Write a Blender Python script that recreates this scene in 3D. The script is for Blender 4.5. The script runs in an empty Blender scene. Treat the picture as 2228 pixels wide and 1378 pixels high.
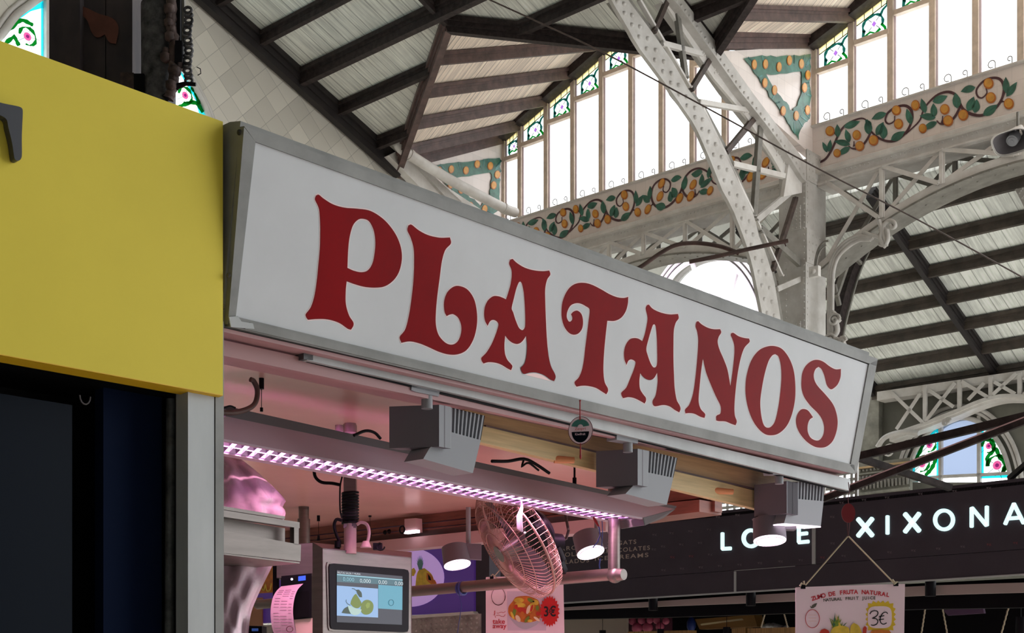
import bpy, math, random
from mathutils import Vector as V
random.seed(7)
PI = math.pi
SC = bpy.context.scene
COL = SC.collection
# ---------------------------------------------------------------- camera, sky, exposure
K, CX, HY, EYE = 2920.0, 1114.0, 1470.0, 1.6
cd = bpy.data.cameras.new('camera'); cam = bpy.data.objects.new('camera', cd); COL.objects.link(cam)
cam.location = (0, 0, EYE); cam.rotation_euler = (PI/2, 0, 0)
cd.sensor_fit = 'HORIZONTAL'; cd.sensor_width = 36; cd.lens = K/2228*36
cd.shift_y = (HY-689)/2228; cd.clip_start = .05; cd.clip_end = 500
SC.camera = cam
wd = bpy.data.worlds.new('sky'); SC.world = wd; wd.use_nodes = True
bg = wd.node_tree.nodes['Background']
bg.inputs[0].default_value = (.95, .98, 1.0, 1); bg.inputs[1].default_value = 3.1
vs = SC.view_settings
vs.view_transform = 'Standard'; vs.look = 'None'; vs.gamma = 1; vs.exposure = 0.0; vs.use_curve_mapping = False

# ---------------------------------------------------------------- frames of the place
def ray(x, y): return V(((x-CX)/K, 1, (HY-y)/K))
EY = V((0, 0, EYE))
def P(x, y, D): return EY + ray(x, y)*D
ud = V((.677, .736, 0)).normalized()          # along the stall sign, away from the camera
ue = V((-ud.y, ud.x, 0))                      # across, away to the left
UZ = V((0, 0, 1))
class Pl:
    def __init__(s, p, n): s.p = p; s.n = n.normalized()
    def hit(s, x, y, off=0):
        r = ray(x, y); q = EY + r*((s.p-EY).dot(s.n)/r.dot(s.n))
        if off:
            m = s.n if s.n.dot(EY-s.p) > 0 else -s.n
            q = q + m*off
        return q
    def toward(s): return s.n if s.n.dot(EY-s.p) > 0 else -s.n
OM = P(1769, 369, 20); OM.z = 0
def mk(u, v, z): return OM - ue*u + ud*v + UZ*z       # market hall frame
def Mv(v): return Pl(OM + ud*v, ud)
def Mu(u): return Pl(OM - ue*u, ue)
S0 = P(500, 712, 3.4); S0.z = 0
def st(s, w, z): return S0 + ud*s - ue*w + UZ*z       # stall frame
def Sw(w): return Pl(S0 - ue*w, ue)
def Ss(s): return Pl(S0 + ud*s, ud)
SZ0 = P(500, 712, 3.4).z

# ---------------------------------------------------------------- mesh building
WL = {}
def lin(c):
    c /= 255.0
    return c/12.92 if c <= .04045 else ((c+.055)/1.055)**2.4
class MB:
    def __init__(s): s.v = []; s.f = []; s.m = []; s.sm = []
    def add(s, vs_, fs, mi=0, smooth=False):
        b = len(s.v); s.v += [V(p) for p in vs_]
        for f in fs: s.f.append([b+i for i in f]); s.m.append(mi); s.sm.append(smooth)
        return s
    def poly(s, pts, mi=0): return s.add(pts, [list(range(len(pts)))], mi)
    def prism(s, pts, vec, mi=0, side=None):
        n = len(pts); side = mi if side is None else side
        s.add(list(pts), [list(range(n))], mi)
        s.add([p+vec for p in pts], [list(range(n))[::-1]], side)
        q = list(pts)+[p+vec for p in pts]
        return s.add(q, [[i, i+n, (i+1) % n+n, (i+1) % n] for i in range(n)], side)
    def ipoly(s, px, pl, thick=.01, mi=0, off=0, side=None):   # outline seen on plane pl, given real thickness
        t = pl.toward()
        return s.prism([pl.hit(x, y)+t*off for x, y in px], -t*thick, mi, side)
    def box(s, c, ax, ay, az, mi=0):
        vs_ = [c+ax*i+ay*j+az*k for i in (-1, 1) for j in (-1, 1) for k in (-1, 1)]
        return s.add(vs_, [[0, 1, 3, 2], [4, 6, 7, 5], [0, 4, 5, 1], [2, 3, 7, 6], [0, 2, 6, 4], [1, 5, 7, 3]], mi)
    def beam(s, a, b, w, h, up=UZ, mi=0):
        dd = (b-a).normalized(); sd = dd.cross(up).normalized(); u2 = sd.cross(dd)
        return s.box((a+b)/2, (b-a)/2, sd*w/2, u2*h/2, mi)
    def sweep(s, prof, a, b, up, mi=0):          # 2D profile (side, up) along a->b
        dd = (b-a).normalized(); sd = dd.cross(up).normalized(); u2 = sd.cross(dd)
        pa = [a+sd*x+u2*y for x, y in prof]
        return s.prism(pa, b-a, mi)
    def tube(s, pts, r, n=8, mi=0, closed=False):
        pts = [V(p) for p in pts]; L = len(pts); vs_ = []; prev = None
        for i, p in enumerate(pts):
            if closed: t = pts[(i+1) % L]-pts[i-1]
            else: t = pts[min(i+1, L-1)]-pts[max(i-1, 0)]
            t.normalize()
            if prev is None:
                a = t.cross(UZ)
                if a.length < .1: a = t.cross(V((1, 0, 0)))
            else: a = prev-t*prev.dot(t)
            a.normalize(); prev = a; b = t.cross(a)
            rr = r[i] if isinstance(r, (list, tuple)) else r
            vs_ += [p+(a*math.cos(2*PI*k/n)+b*math.sin(2*PI*k/n))*rr for k in range(n)]
        fs = []
        for i in range(L if closed else L-1):
            j = (i+1) % L
            fs += [[i*n+k, i*n+(k+1) % n, j*n+(k+1) % n, j*n+k] for k in range(n)]
        s.add(vs_, fs, mi, True)
        if not closed: s.add(vs_[:n], [list(range(n))[::-1]], mi); s.add(vs_[-n:], [list(range(n))], mi)
        return s
    def cyl(s, a, b, r, r2=None, n=24, mi=0):
        return s.tube([a, b], [r, r if r2 is None else r2], n, mi)
    def ball(s, c, r, n=8, mi=0, sc=(1, 1, 1)):
        vs_ = []; rows = max(3, n//2)
        for i in range(rows+1):
            t = PI*i/rows
            vs_ += [c+V((r*sc[0]*math.sin(t)*math.cos(2*PI*k/n), r*sc[1]*math.sin(t)*math.sin(2*PI*k/n), r*sc[2]*math.cos(t))) for k in range(n)]
        return s.add(vs_, [[i*n+k, i*n+(k+1) % n, (i+1)*n+(k+1) % n, (i+1)*n+k] for i in range(rows) for k in range(n)], mi, True)
    def dome(s, c, nrm, r, h, n=8, mi=0):
        a = nrm.cross(UZ)
        if a.length < .1: a = nrm.cross(V((1, 0, 0)))
        a.normalize(); b = nrm.cross(a); vs_ = []
        for t in (1, .75): vs_ += [c+(a*math.cos(2*PI*k/n)+b*math.sin(2*PI*k/n))*r*t+nrm*(h*(0 if t == 1 else .8)) for k in range(n)]
        vs_.append(c+nrm*h)
        return s.add(vs_, [[k, (k+1) % n, n+(k+1) % n, n+k] for k in range(n)]+[[n+k, n+(k+1) % n, 2*n] for k in range(n)], mi, True)
    def disc(s, c, nrm, r, th=.002, n=32, mi=0, sy=1, up=UZ):
        a = up.cross(nrm).normalized(); b = nrm.cross(a)
        return s.prism([c+a*math.cos(2*PI*k/n)*r+b*math.sin(2*PI*k/n)*r*sy for k in range(n)], -nrm*th, mi)
    def band(s, pts, hw, nrm, off=0, th=.003, mi=0):    # flat ribbon lying on a plane
        L = len(pts); lft = []; rgt = []
        for i, p in enumerate(pts):
            t = (pts[min(i+1, L-1)]-pts[max(i-1, 0)]).normalized(); q = t.cross(nrm).normalized()
            h = hw[i] if isinstance(hw, (list, tuple)) else hw
            lft.append(p+q*h+nrm*off); rgt.append(p-q*h+nrm*off)
        for i in range(L-1):
            s.prism([lft[i], lft[i+1], rgt[i+1], rgt[i]], -nrm*th, mi)
        return s
    def build(s, name, mats, parent=None, uv=None, **tags):
        me = bpy.data.meshes.new(name)
        if parent is not None: org = WL[parent.name]
        else:
            xs = [p.x for p in s.v]; ys = [p.y for p in s.v]; zs = [p.z for p in s.v]
            org = V(((min(xs)+max(xs))/2, (min(ys)+max(ys))/2, min(zs)))
        me.from_pydata([tuple(p-org) for p in s.v], [], s.f)
        if not isinstance(mats, (list, tuple)): mats = [mats]
        for m in mats: me.materials.append(m)
        me.polygons.foreach_set('material_index', s.m)
        me.polygons.foreach_set('use_smooth', s.sm)
        if uv:
            o, ax, ay = uv; lay = me.uv_layers.new(name='uv')
            for lp in me.loops:
                q = s.v[lp.vertex_index]-o; lay.data[lp.index].uv = (q.dot(ax), q.dot(ay))
        me.update()
        ob = bpy.data.objects.new(name, me); COL.objects.link(ob)
        if parent is not None: ob.parent = parent
        else: ob.location = org
        WL[ob.name] = org
        for k, v_ in tags.items(): ob[k] = v_
        return ob
def empty(name, loc, **tags):
    o = bpy.data.objects.new(name, None); COL.objects.link(o); o.location = loc; o.empty_display_size = .1
    WL[o.name] = V(loc)
    for k, v_ in tags.items(): o[k] = v_
    return o
def T(label, category, group=None):
    r = dict(label=label, category=category)
    if group: r['group'] = group
    return r
STR = dict(kind='structure')
def text(body, size, org, ax, up, parent, m, name='lettering', align='LEFT', width=None, th=.001, bold=0, space=1, label=None, shear=0):
    cu = bpy.data.curves.new('t', 'FONT'); cu.body = body; cu.size = 1; cu.align_x = align; cu.offset = bold; cu.space_character = space; cu.shear = shear
    o = bpy.data.objects.new('t', cu); COL.objects.link(o)
    bpy.context.view_layer.update()
    me = bpy.data.meshes.new_from_object(o.evaluated_get(bpy.context.evaluated_depsgraph_get()))
    bpy.data.objects.remove(o)
    xs = [v_.co.x for v_ in me.vertices]; kx = size
    if width: kx = width/(max(xs)-min(xs))
    ax = ax.normalized(); up = up.normalized(); n = ax.cross(up)
    b = MB()
    pts = [org+ax*v_.co.x*kx+up*v_.co.y*size+n*th for v_ in me.vertices]
    b.add(pts, [list(p.vertices) for p in me.polygons])
    bpy.data.meshes.remove(me)
    tg = {'label': label} if label else {}
    return b.build(name, m, parent, **tg)
def spl(pts, closed=True, sub=6, ang=50):
    """smooth an outline, keeping its sharp corners"""
    n = len(pts); out = []
    def cor(i):
        if not closed and (i == 0 or i == n-1): return True
        a = (pts[i][0]-pts[i-1][0], pts[i][1]-pts[i-1][1]); j = (i+1) % n
        b = (pts[j][0]-pts[i][0], pts[j][1]-pts[i][1])
        t = abs(math.degrees(math.atan2(a[0]*b[1]-a[1]*b[0], a[0]*b[0]+a[1]*b[1])))
        return t > ang
    c = [cor(i) for i in range(n)]
    def tan(i):
        a = pts[i-1] if (closed or i > 0) else pts[i]; b = pts[(i+1) % n] if (closed or i < n-1) else pts[i]
        return ((b[0]-a[0])/2, (b[1]-a[1])/2)
    for i in range(n if closed else n-1):
        j = (i+1) % n; p, q = pts[i], pts[j]; ch = (q[0]-p[0], q[1]-p[1]); L = math.hypot(*ch)
        def lim(t):
            l = math.hypot(*t); return t if l <= L*1.2 or l == 0 else (t[0]*L*1.2/l, t[1]*L*1.2/l)
        t0 = ch if c[i] else lim(tan(i)); t1 = ch if c[j] else lim(tan(j))
        for k in range(sub):
            t = k/sub; h0 = 2*t**3-3*t*t+1; h1 = t**3-2*t*t+t; h2 = -2*t**3+3*t*t; h3 = t**3-t*t
            out.append((h0*p[0]+h1*t0[0]+h2*q[0]+h3*t1[0], h0*p[1]+h1*t0[1]+h2*q[1]+h3*t1[1]))
    if not closed: out.append(tuple(pts[-1]))
    return out
def filled(rings, frame, off, th, extra=0.0):
    """flat shape with holes: rings of (a,b) in metres on frame=(origin,ax,ay,normal)"""
    cu = bpy.data.curves.new('c', 'CURVE'); cu.dimensions = '2D'; cu.fill_mode = 'BOTH'; cu.extrude = th/2; cu.offset = extra
    for r in rings:
        sp = cu.splines.new('POLY'); sp.points.add(len(r)-1)
        for i, (a, b) in enumerate(r): sp.points[i].co = (a, b, 0, 1)
        sp.use_cyclic_u = True
    o = bpy.data.objects.new('c', cu); COL.objects.link(o); bpy.context.view_layer.update()
    me = bpy.data.meshes.new_from_object(o.evaluated_get(bpy.context.evaluated_depsgraph_get())); bpy.data.objects.remove(o)
    og, ax, ay, n = frame; b = MB()
    b.add([og+ax*v_.co.x+ay*v_.co.y+n*(v_.co.z+off) for v_ in me.vertices], [list(p.vertices) for p in me.polygons])
    bpy.data.meshes.remove(me)
    return b

# ---------------------------------------------------------------- materials
def nt(name):
    m = bpy.data.materials.new(name); m.use_nodes = True; t = m.node_tree
    return m, t, t.nodes['Principled BSDF']
def rgb(c): return (lin(c[0]), lin(c[1]), lin(c[2]), 1)
def mat(name, c, rough=.5, metal=0, var=0, scale=6, bump=0, emit=None, es=0, stretch=None, dark=None, coat=0, thr=(.35, .7), spec=.5, uvn=False):
    m, t, b = nt(name); N = t.nodes; L = t.links
    b.inputs['Base Color'].default_value = rgb(c); b.inputs['Roughness'].default_value = rough; b.inputs['Metallic'].default_value = metal
    b.inputs['Coat Weight'].default_value = coat; b.inputs['Specular IOR Level'].default_value = spec
    if emit: b.inputs['Emission Color'].default_value = rgb(emit); b.inputs['Emission Strength'].default_value = es
    if var or bump:
        tc = N.new('ShaderNodeTexCoord'); mp = N.new('ShaderNodeMapping'); nz = N.new('ShaderNodeTexNoise')
        nz.inputs['Scale'].default_value = scale; nz.inputs['Detail'].default_value = 6; nz.inputs['Roughness'].default_value = .6
        if stretch: mp.inputs['Scale'].default_value = stretch
        L.new(tc.outputs['UV' if uvn else 'Object'], mp.inputs[0]); L.new(mp.outputs[0], nz.inputs['Vector'])
        if var:
            rp = N.new('ShaderNodeValToRGB'); e = rp.color_ramp.elements
            dk = dark or tuple(max(0, q*(1-var)) for q in c)
            e[0].position = thr[0]; e[1].position = thr[1]; e[0].color = rgb(dk); e[1].color = rgb(c)
            L.new(nz.outputs['Fac'], rp.inputs[0]); L.new(rp.outputs[0], b.inputs['Base Color'])
        if bump:
            bp = N.new('ShaderNodeBump'); bp.inputs['Strength'].default_value = bump; bp.inputs['Distance'].default_value = .01
            L.new(nz.outputs['Fac'], bp.inputs['Height']); L.new(bp.outputs[0], b.inputs['Normal'])
    return m
def emis(name, c, s):
    m = mat(name, c, emit=c, es=s); return m
def mth(N, L, op, a, b=None):
    n = N.new('ShaderNodeMath'); n.operation = op
    for i, q in enumerate((a, b)):
        if q is None: continue
        if isinstance(q, (int, float)): n.inputs[i].default_value = q
        else: L.new(q, n.inputs[i])
    return n.outputs[0]
def boards(name, c, pitch=.11, seam=.07, dark=.45, tint=.12):
    """white-painted roof boards: seams every `pitch` metres across the U axis, boards along V"""
    m, t, b = nt(name); N = t.nodes; L = t.links
    tc = N.new('ShaderNodeTexCoord'); sp = N.new('ShaderNodeSeparateXYZ'); L.new(tc.outputs['UV'], sp.inputs[0])
    x = mth(N, L, 'DIVIDE', sp.outputs[0], pitch); fr = mth(N, L, 'FRACT', x); fl = mth(N, L, 'FLOOR', x)
    wn = N.new('ShaderNodeTexWhiteNoise'); wn.noise_dimensions = '1D'; L.new(fl, wn.inputs['W'])
    sw = mth(N, L, 'MULTIPLY', wn.outputs['Value'], seam*2.2)
    sm = mth(N, L, 'LESS_THAN', fr, sw)
    mp = N.new('ShaderNodeMapping'); mp.inputs['Scale'].default_value = (26, 1.6, 1); L.new(tc.outputs['UV'], mp.inputs[0])
    nz = N.new('ShaderNodeTexNoise'); nz.inputs['Scale'].default_value = 1; nz.inputs['Detail'].default_value = 5; L.new(mp.outputs[0], nz.inputs['Vector'])
    n2 = N.new('ShaderNodeTexNoise'); n2.inputs['Scale'].default_value = 1.7; n2.inputs['Detail'].default_value = 4; L.new(tc.outputs['UV'], n2.inputs['Vector'])
    g = mth(N, L, 'MULTIPLY', mth(N, L, 'SUBTRACT', nz.outputs['Fac'], .5), 1.1)
    g = mth(N, L, 'ADD', g, mth(N, L, 'MULTIPLY', mth(N, L, 'SUBTRACT', n2.outputs['Fac'], .5), .7))
    g = mth(N, L, 'ADD', g, mth(N, L, 'MULTIPLY', mth(N, L, 'SUBTRACT', wn.outputs['Value'], .5), tint))
    g = mth(N, L, 'ADD', g, .92)
    g = mth(N, L, 'MULTIPLY', g, mth(N, L, 'SUBTRACT', 1, mth(N, L, 'MULTIPLY', sm, dark)))
    mx = N.new('ShaderNodeMix'); mx.data_type = 'RGBA'; mx.blend_type = 'MULTIPLY'; mx.inputs[0].default_value = 1
    mx.inputs[6].default_value = rgb(c); cb = N.new('ShaderNodeCombineColor')
    for i in range(3): L.new(g, cb.inputs[i])
    L.new(cb.outputs[0], mx.inputs[7]); L.new(mx.outputs[2], b.inputs['Base Color']); b.inputs['Roughness'].default_value = .8
    return m
def tiles(name, c, size=.3, rot=0, var=.2, seam=.025, seamd=.35, rough=.35):
    m, t, b = nt(name); N = t.nodes; L = t.links
    tc = N.new('ShaderNodeTexCoord'); mp = N.new('ShaderNodeMapping'); mp.inputs['Rotation'].default_value = (0, 0, rot); L.new(tc.outputs['UV'], mp.inputs[0])
    sp = N.new('ShaderNodeSeparateXYZ'); L.new(mp.outputs[0], sp.inputs[0]); fl = []; se = None
    for i in range(2):
        x = mth(N, L, 'DIVIDE', sp.outputs[i], size); fl.append(mth(N, L, 'FLOOR', x)); q = mth(N, L, 'LESS_THAN', mth(N, L, 'FRACT', x), seam)
        se = q if se is None else mth(N, L, 'MAXIMUM', se, q)
    cv = N.new('ShaderNodeCombineXYZ'); L.new(fl[0], cv.inputs[0]); L.new(fl[1], cv.inputs[1])
    wn = N.new('ShaderNodeTexWhiteNoise'); L.new(cv.outputs[0], wn.inputs['Vector'])
    g = mth(N, L, 'ADD', 1-var, mth(N, L, 'MULTIPLY', wn.outputs['Value'], var))
    g = mth(N, L, 'MULTIPLY', g, mth(N, L, 'SUBTRACT', 1, mth(N, L, 'MULTIPLY', se, seamd)))
    mx = N.new('ShaderNodeMix'); mx.data_type = 'RGBA'; mx.blend_type = 'MULTIPLY'; mx.inputs[0].default_value = 1
    mx.inputs[6].default_value = rgb(c); cb = N.new('ShaderNodeCombineColor')
    for i in range(3): L.new(g, cb.inputs[i])
    L.new(cb.outputs[0], mx.inputs[7]); L.new(mx.outputs[2], b.inputs['Base Color']); b.inputs['Roughness'].default_value = rough
    return m
def pane(name, c=(255, 255, 255), t=.95, transl=0):
    m = bpy.data.materials.new(name); m.use_nodes = True; N = m.node_tree.nodes; L = m.node_tree.links; N.clear()
    o = N.new('ShaderNodeOutputMaterial'); tr = N.new('ShaderNodeBsdfTransparent'); tr.inputs[0].default_value = rgb(c)
    g = N.new('ShaderNodeBsdfTranslucent' if transl else 'ShaderNodeBsdfGlossy'); g.inputs[0].default_value = rgb(c)
    if not transl: g.inputs['Roughness'].default_value = .05
    mx = N.new('ShaderNodeMixShader'); mx.inputs[0].default_value = (transl or 1-t)
    L.new(tr.outputs[0], mx.inputs[1]); L.new(g.outputs[0], mx.inputs[2]); L.new(mx.outputs[0], o.inputs[0])
    return m
M = {}
M['wood_dark'] = mat('dark_beam_wood', (70, 60, 59), .55, spec=.2, var=.4, scale=5, stretch=(3, 3, 3), bump=.15)
M['wood_black'] = mat('black_beam_wood', (44, 37, 37), .6, var=.3, scale=5)
M['wood_aisle'] = mat('brown_grey_beam_wood', (92, 82, 74), .55, var=.3, scale=5)
M['wood_plum'] = mat('plum_brown_wood', (112, 86, 82), .5, var=.35, scale=7, bump=.1)
M['boards'] = boards('white_roof_boards', (240, 240, 231), .17, .06)
M['boards2'] = boards('cream_dormer_boards', (250, 232, 214), .12, .09)
M['boards3'] = boards('pale_aisle_boards', (248, 252, 246), .19, .05, .5)
M['tile45'] = tiles('diamond_tiles', (240, 234, 222), .3, PI/4, .2)
M['tile'] = tiles('glazed_cream_tiles', (252, 240, 234), .2, 0, .1, .02, .18, .3)
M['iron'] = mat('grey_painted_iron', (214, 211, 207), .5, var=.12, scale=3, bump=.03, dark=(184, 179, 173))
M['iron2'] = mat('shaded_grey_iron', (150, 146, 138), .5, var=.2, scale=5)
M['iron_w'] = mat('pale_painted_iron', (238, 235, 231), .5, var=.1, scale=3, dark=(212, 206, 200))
M['brown_iron'] = mat('rust_brown_iron', (98, 82, 76), .55, var=.35, scale=9)
M['plaster'] = mat('grey_green_plaster', (128, 127, 117), .85, var=.16, scale=1.4, bump=.2)
M['plaster2'] = mat('weathered_light_plaster', (160, 158, 146), .85, var=.3, scale=3, bump=.3)
M['frame'] = mat('cream_window_paint', (246, 228, 210), .45, var=.12, scale=6)
M['frame_l'] = mat('lilac_window_paint', (236, 224, 236), .45)
M['glass'] = pane('clear_pane')
M['g_cyan'] = pane('cyan_glass', (90, 225, 235), transl=.4)
M['g_pale'] = pane('pale_yellow_glass', (255, 244, 205), transl=.3)
M['g_white'] = pane('milky_glass', (245, 250, 250), transl=.4)
M['g_green'] = pane('leaf_green_glass', (60, 160, 90), transl=.35)
M['g_dkgreen'] = pane('dark_green_glass', (84, 140, 132), transl=.35)
M['g_pink'] = pane('pink_glass', (225, 140, 180), transl=.4)
M['g_purple'] = pane('violet_glass', (190, 150, 205), transl=.4)
M['g_sky'] = pane('pale_blue_glass', (176, 184, 198), transl=.3)
M['lead'] = mat('lead_came', (52, 56, 56), .6)
M['orange'] = mat('painted_orange', (240, 172, 74), .3, var=.12, scale=12)
M['orange_d'] = mat('painted_orange_ring', (196, 112, 38), .3)
M['leaf'] = mat('painted_leaf_green', (72, 134, 112), .3, var=.3, scale=8)
M['leaf_l'] = mat('painted_leaf_teal', (82, 156, 148), .3, var=.3, scale=8)
M['stem'] = mat('painted_stem', (86, 52, 58), .4)
M['alu'] = mat('dull_aluminium', (150, 150, 148), .5, .1, var=.14, scale=6, spec=.15)
M['alu_l'] = mat('light_aluminium', (184, 187, 188), .5, .1, var=.12, scale=4, stretch=(1, 1, .3))
M['panel_w'] = mat('white_sign_sheet', (214, 216, 220), .42, var=.04, scale=3, spec=.12)
M['red'] = mat('red_vinyl', (142, 0, 8), .3, spec=.04, var=.12, scale=3)
M['red_edge'] = mat('dark_red_edge', (86, 8, 22), .4)
M['red_halo'] = mat('pale_pink_halo', (250, 214, 214), .5)
M['yellow'] = mat('yellow_sheet_metal', (232, 212, 84), .5, var=.03, scale=2, spec=.1)
M['yellow_d'] = mat('orange_yellow_edge', (226, 180, 30), .5)
M['letter_k'] = mat('charcoal_letter', (52, 54, 62), .35)
M['navy'] = mat('dark_navy_panel', (12, 20, 32), .4, spec=.08)
M['black'] = mat('black', (16, 15, 18), .5, spec=.1)
M['black_s'] = mat('black_plastic', (22, 21, 26), .4, spec=.12)
M['galv'] = mat('galvanised_pipe', (116, 118, 120), .5, .4, var=.4, scale=18, bump=.4)
M['stain'] = mat('brushed_stainless', (134, 126, 122), .4, .75, var=.12, scale=5, stretch=(1, 1, 8))
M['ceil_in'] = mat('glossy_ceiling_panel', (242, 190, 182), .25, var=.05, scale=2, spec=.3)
M['lilac'] = mat('lamp_housing', (196, 176, 190), .5, spec=.12)
M['lamp_dk'] = mat('lamp_housing_grey', (112, 108, 112), .5, spec=.15)
M['spot'] = mat('grey_spotlight_paint', (116, 112, 120), .5, spec=.15)
M['spot_l'] = mat('light_grey_spotlight_paint', (150, 152, 158), .5, spec=.2)
M['bamboo'] = mat('pale_pine', (222, 196, 140), .5, var=.12, scale=7, stretch=(.6, .6, 12))
M['bamboo2'] = mat('warm_pine', (206, 172, 126), .5, var=.12, scale=7, stretch=(.6, .6, 12))
M['redwood'] = mat('reddish_wood', (150, 92, 78), .5, var=.2, scale=6, stretch=(1, 1, 8))
M['pinkbeam'] = mat('painted_box_beam', (206, 174, 176), .5, spec=.15)
M['charcoal'] = mat('charcoal_fascia', (74, 68, 76), .6, spec=.12, var=.08, scale=3)
M['char_mark'] = mat('faint_grey_mark', (92, 82, 88), .55)
M['char_red'] = mat('faint_red_mark', (110, 56, 64), .55)
M['gold'] = mat('bronze_lettering', (182, 164, 150), .5)
M['glow'] = emis('backlit_letter', (205, 240, 238), 1.15)
M['glow_w'] = emis('lit_lens', (255, 238, 250), 3)
M['poster'] = mat('poster_sheet', (255, 230, 241), .6, spec=.1)
M['ink_red'] = mat('red_ink', (206, 48, 62), .5)
M['ink_grey'] = mat('grey_ink', (96, 92, 84), .5)
M['ink_k'] = mat('black_marker', (20, 16, 24), .5)
M['star_r'] = mat('red_star_sticker', (214, 36, 34), .4)
M['star_y'] = mat('yellow_star_print', (238, 200, 52), .4)
M['f_yel'] = mat('yellow_fruit_print', (250, 214, 76), .5, var=.15, scale=30)
M['f_or'] = mat('orange_fruit_print', (232, 132, 48), .5, var=.15, scale=30)
M['f_red'] = mat('red_fruit_print', (204, 58, 40), .5)
M['f_gr'] = mat('green_fruit_print', (124, 150, 52), .5)
M['f_cr'] = mat('cream_fruit_print', (250, 226, 190), .5)
M['bowl'] = mat('bowl_print', (196, 190, 204), .5)
M['purple'] = mat('glowing_purple_print', (84, 52, 134), .5, emit=(84, 52, 134), es=.25)  # faint emission brightens the print; the panel is no lamp
M['lav'] = mat('glowing_lavender_print', (200, 164, 232), .5, emit=(200, 164, 232), es=.35)  # glow put into the printed circle, which is not a light source
M['teal_print'] = mat('teal_leaf_print', (104, 150, 152), .5)
M['bag'] = mat('translucent_plastic_bag', (214, 184, 200), .4, bump=.3, scale=5, var=.15)
M['bag'].node_tree.nodes['Principled BSDF'].inputs['Transmission Weight'].default_value = .15
M['cord_red'] = mat('red_cord', (160, 26, 34), .5)
M['cord'] = mat('straw_cord', (200, 186, 160), .8)
M['blue'] = mat('blue_tie', (52, 66, 140), .5)
M['paper'] = mat('receipt_paper', (226, 186, 208), .7, spec=.05)
M['floor'] = mat('market_floor', (232, 226, 216), .5, var=.06, scale=1)
M['wire'] = mat('chromed_wire', (172, 136, 126), .4, .6)
M['rust'] = mat('scorched_planks', (96, 82, 80), .7, var=.6, scale=3.2, dark=(40, 38, 46), stretch=(1, 1, .5), bump=.3)
M['rust2'] = mat('rust_stain', (128, 76, 62), .7, var=.3, scale=8)
M['grime'] = mat('grimy_black_metal', (120, 118, 122), .6, .1, var=.7, scale=22, bump=.6, dark=(22, 22, 26))
M['grime2'] = mat('rusty_brown_metal', (112, 90, 86), .7, .1, var=.5, scale=20, bump=.5)
# ================================================================ MARKET HALL
fl = MB(); fl.poly([V((-20, -10, 0)), V((26, -10, 0)), V((26, 36, 0)), V((-20, 36, 0))]); fl.build('floor', M['floor'], None, **STR)
Zu = 1.6
V0 = P(850, 345, 22.2); V1 = P(1580, 112, 18.15); A0 = P(460, 0, 19.65)
NM = (V1-V0).cross(A0-V0).normalized(); PM = Pl(V0, NM)
def q2uv(q): r = q-OM; return (-(r.dot(ue)), r.dot(ud), q.z)
def zM(u, v): p = mk(u, v, 0); return p.z + (V0-p).dot(NM)/NM.z
def onM(u, v, lift=0): return mk(u, v, zM(u, v)+lift)
R0 = PM.hit(960, 45); uR, vR, _ = q2uv(R0); vV = q2uv(V0)[1]; vV1 = q2uv(V1)[1]
vV = (vV+vV1)/2; uL = -6.3
nodeA = onM(uL, vV); nodeR = onM(-3.15, vR); nodeB = onM(0, vV); nodeR2 = onM(3.15, vR); nodeC = onM(6.3, vV)
EL = mk(-6.3, 0, 9.73+Zu); ER = mk(0, 0, 9.5+Zu); PK = mk(-3.15, 0, 10.89+Zu)
E2 = mk(.0, 0, 9.38+Zu); PK2 = mk(3.15, 0, 10.55+Zu); E3 = mk(6.3, 0, 9.4+Zu)
PROF = [(-.075, 0), (.075, 0), (.075, -.05), (.05, -.05), (.05, -.085), (.04, -.085), (.04, -.17), (-.04, -.17), (-.04, -.085), (-.05, -.085), (-.05, -.05), (-.075, -.05)]
def sc(p, k): return [(x*k, y*k) for x, y in p]
nave = empty('ceiling', nodeR, kind='structure')
VN = -26  # roof and left wall stretched on unseen to shade the foreground
b = MB(); b.prism([onM(uL, VN), onM(uL, vV), nodeR, onM(0, vV), nodeR2, onM(6.3, vV), onM(6.3, VN)], UZ*.05)
b.build('roof_boarding', M['boards'], nave, uv=(nodeA, -ue, (ud-UZ*.3).normalized()))
PW = Mv(-.04)
ROWS1 = [((345-yl)/300.0, xr, yr) for (yl, xr, yr) in ((300, 1128, 262), (238, 1187, 208), (172, 1245, 148), (108, 1310, 86))]
ROWS2 = [((112-yl)/180.0, xr, yr) for (yl, xr, yr) in ((75, 1853, 22), (15, 1905, -35))]
DORM = []
for (a, r_, c_, pk, el, er, rows) in ((nodeA, nodeR, nodeB, PK, EL, ER, ROWS1), (nodeB, nodeR2, nodeC, PK2, E2, E3, ROWS2)):
    ln = [(a+UZ*.12, el+UZ*.12)]+[(a.lerp(r_, t), PW.hit(x, y)) for t, x, y in rows]+[(r_, pk)]
    DORM.append(ln); b = MB()
    for (p0, q0), (p1, q1) in zip(ln[:-1], ln[1:]): b.prism([p0, p1, q1], UZ*.04); b.prism([p0, q1, q0], UZ*.04)
    b.build('dormer_boarding', M['boards2'], nave, uv=(a, (el-a).normalized(), (r_-a).normalized()))
    b = MB(); b.prism([r_, c_, pk], UZ*.05); b.prism([c_, er, pk], UZ*.05)
    b.build('dormer_boarding', M['boards2'], nave, uv=(c_, (er-c_).normalized(), (r_-c_).normalized()))
def vpart(name, a, b_, prof, m='wood_dark', up=UZ, par=nave):
    x = MB(); x.sweep(prof, a, b_, up); return x.build(name, M[m], par)
VAL = [(-.1, 0), (.1, 0), (.1, -.07), (.07, -.07), (.07, -.14), (.05, -.14), (.05, -.22), (-.05, -.22), (-.05, -.14), (-.07, -.14), (-.07, -.07), (-.1, -.07)]
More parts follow.
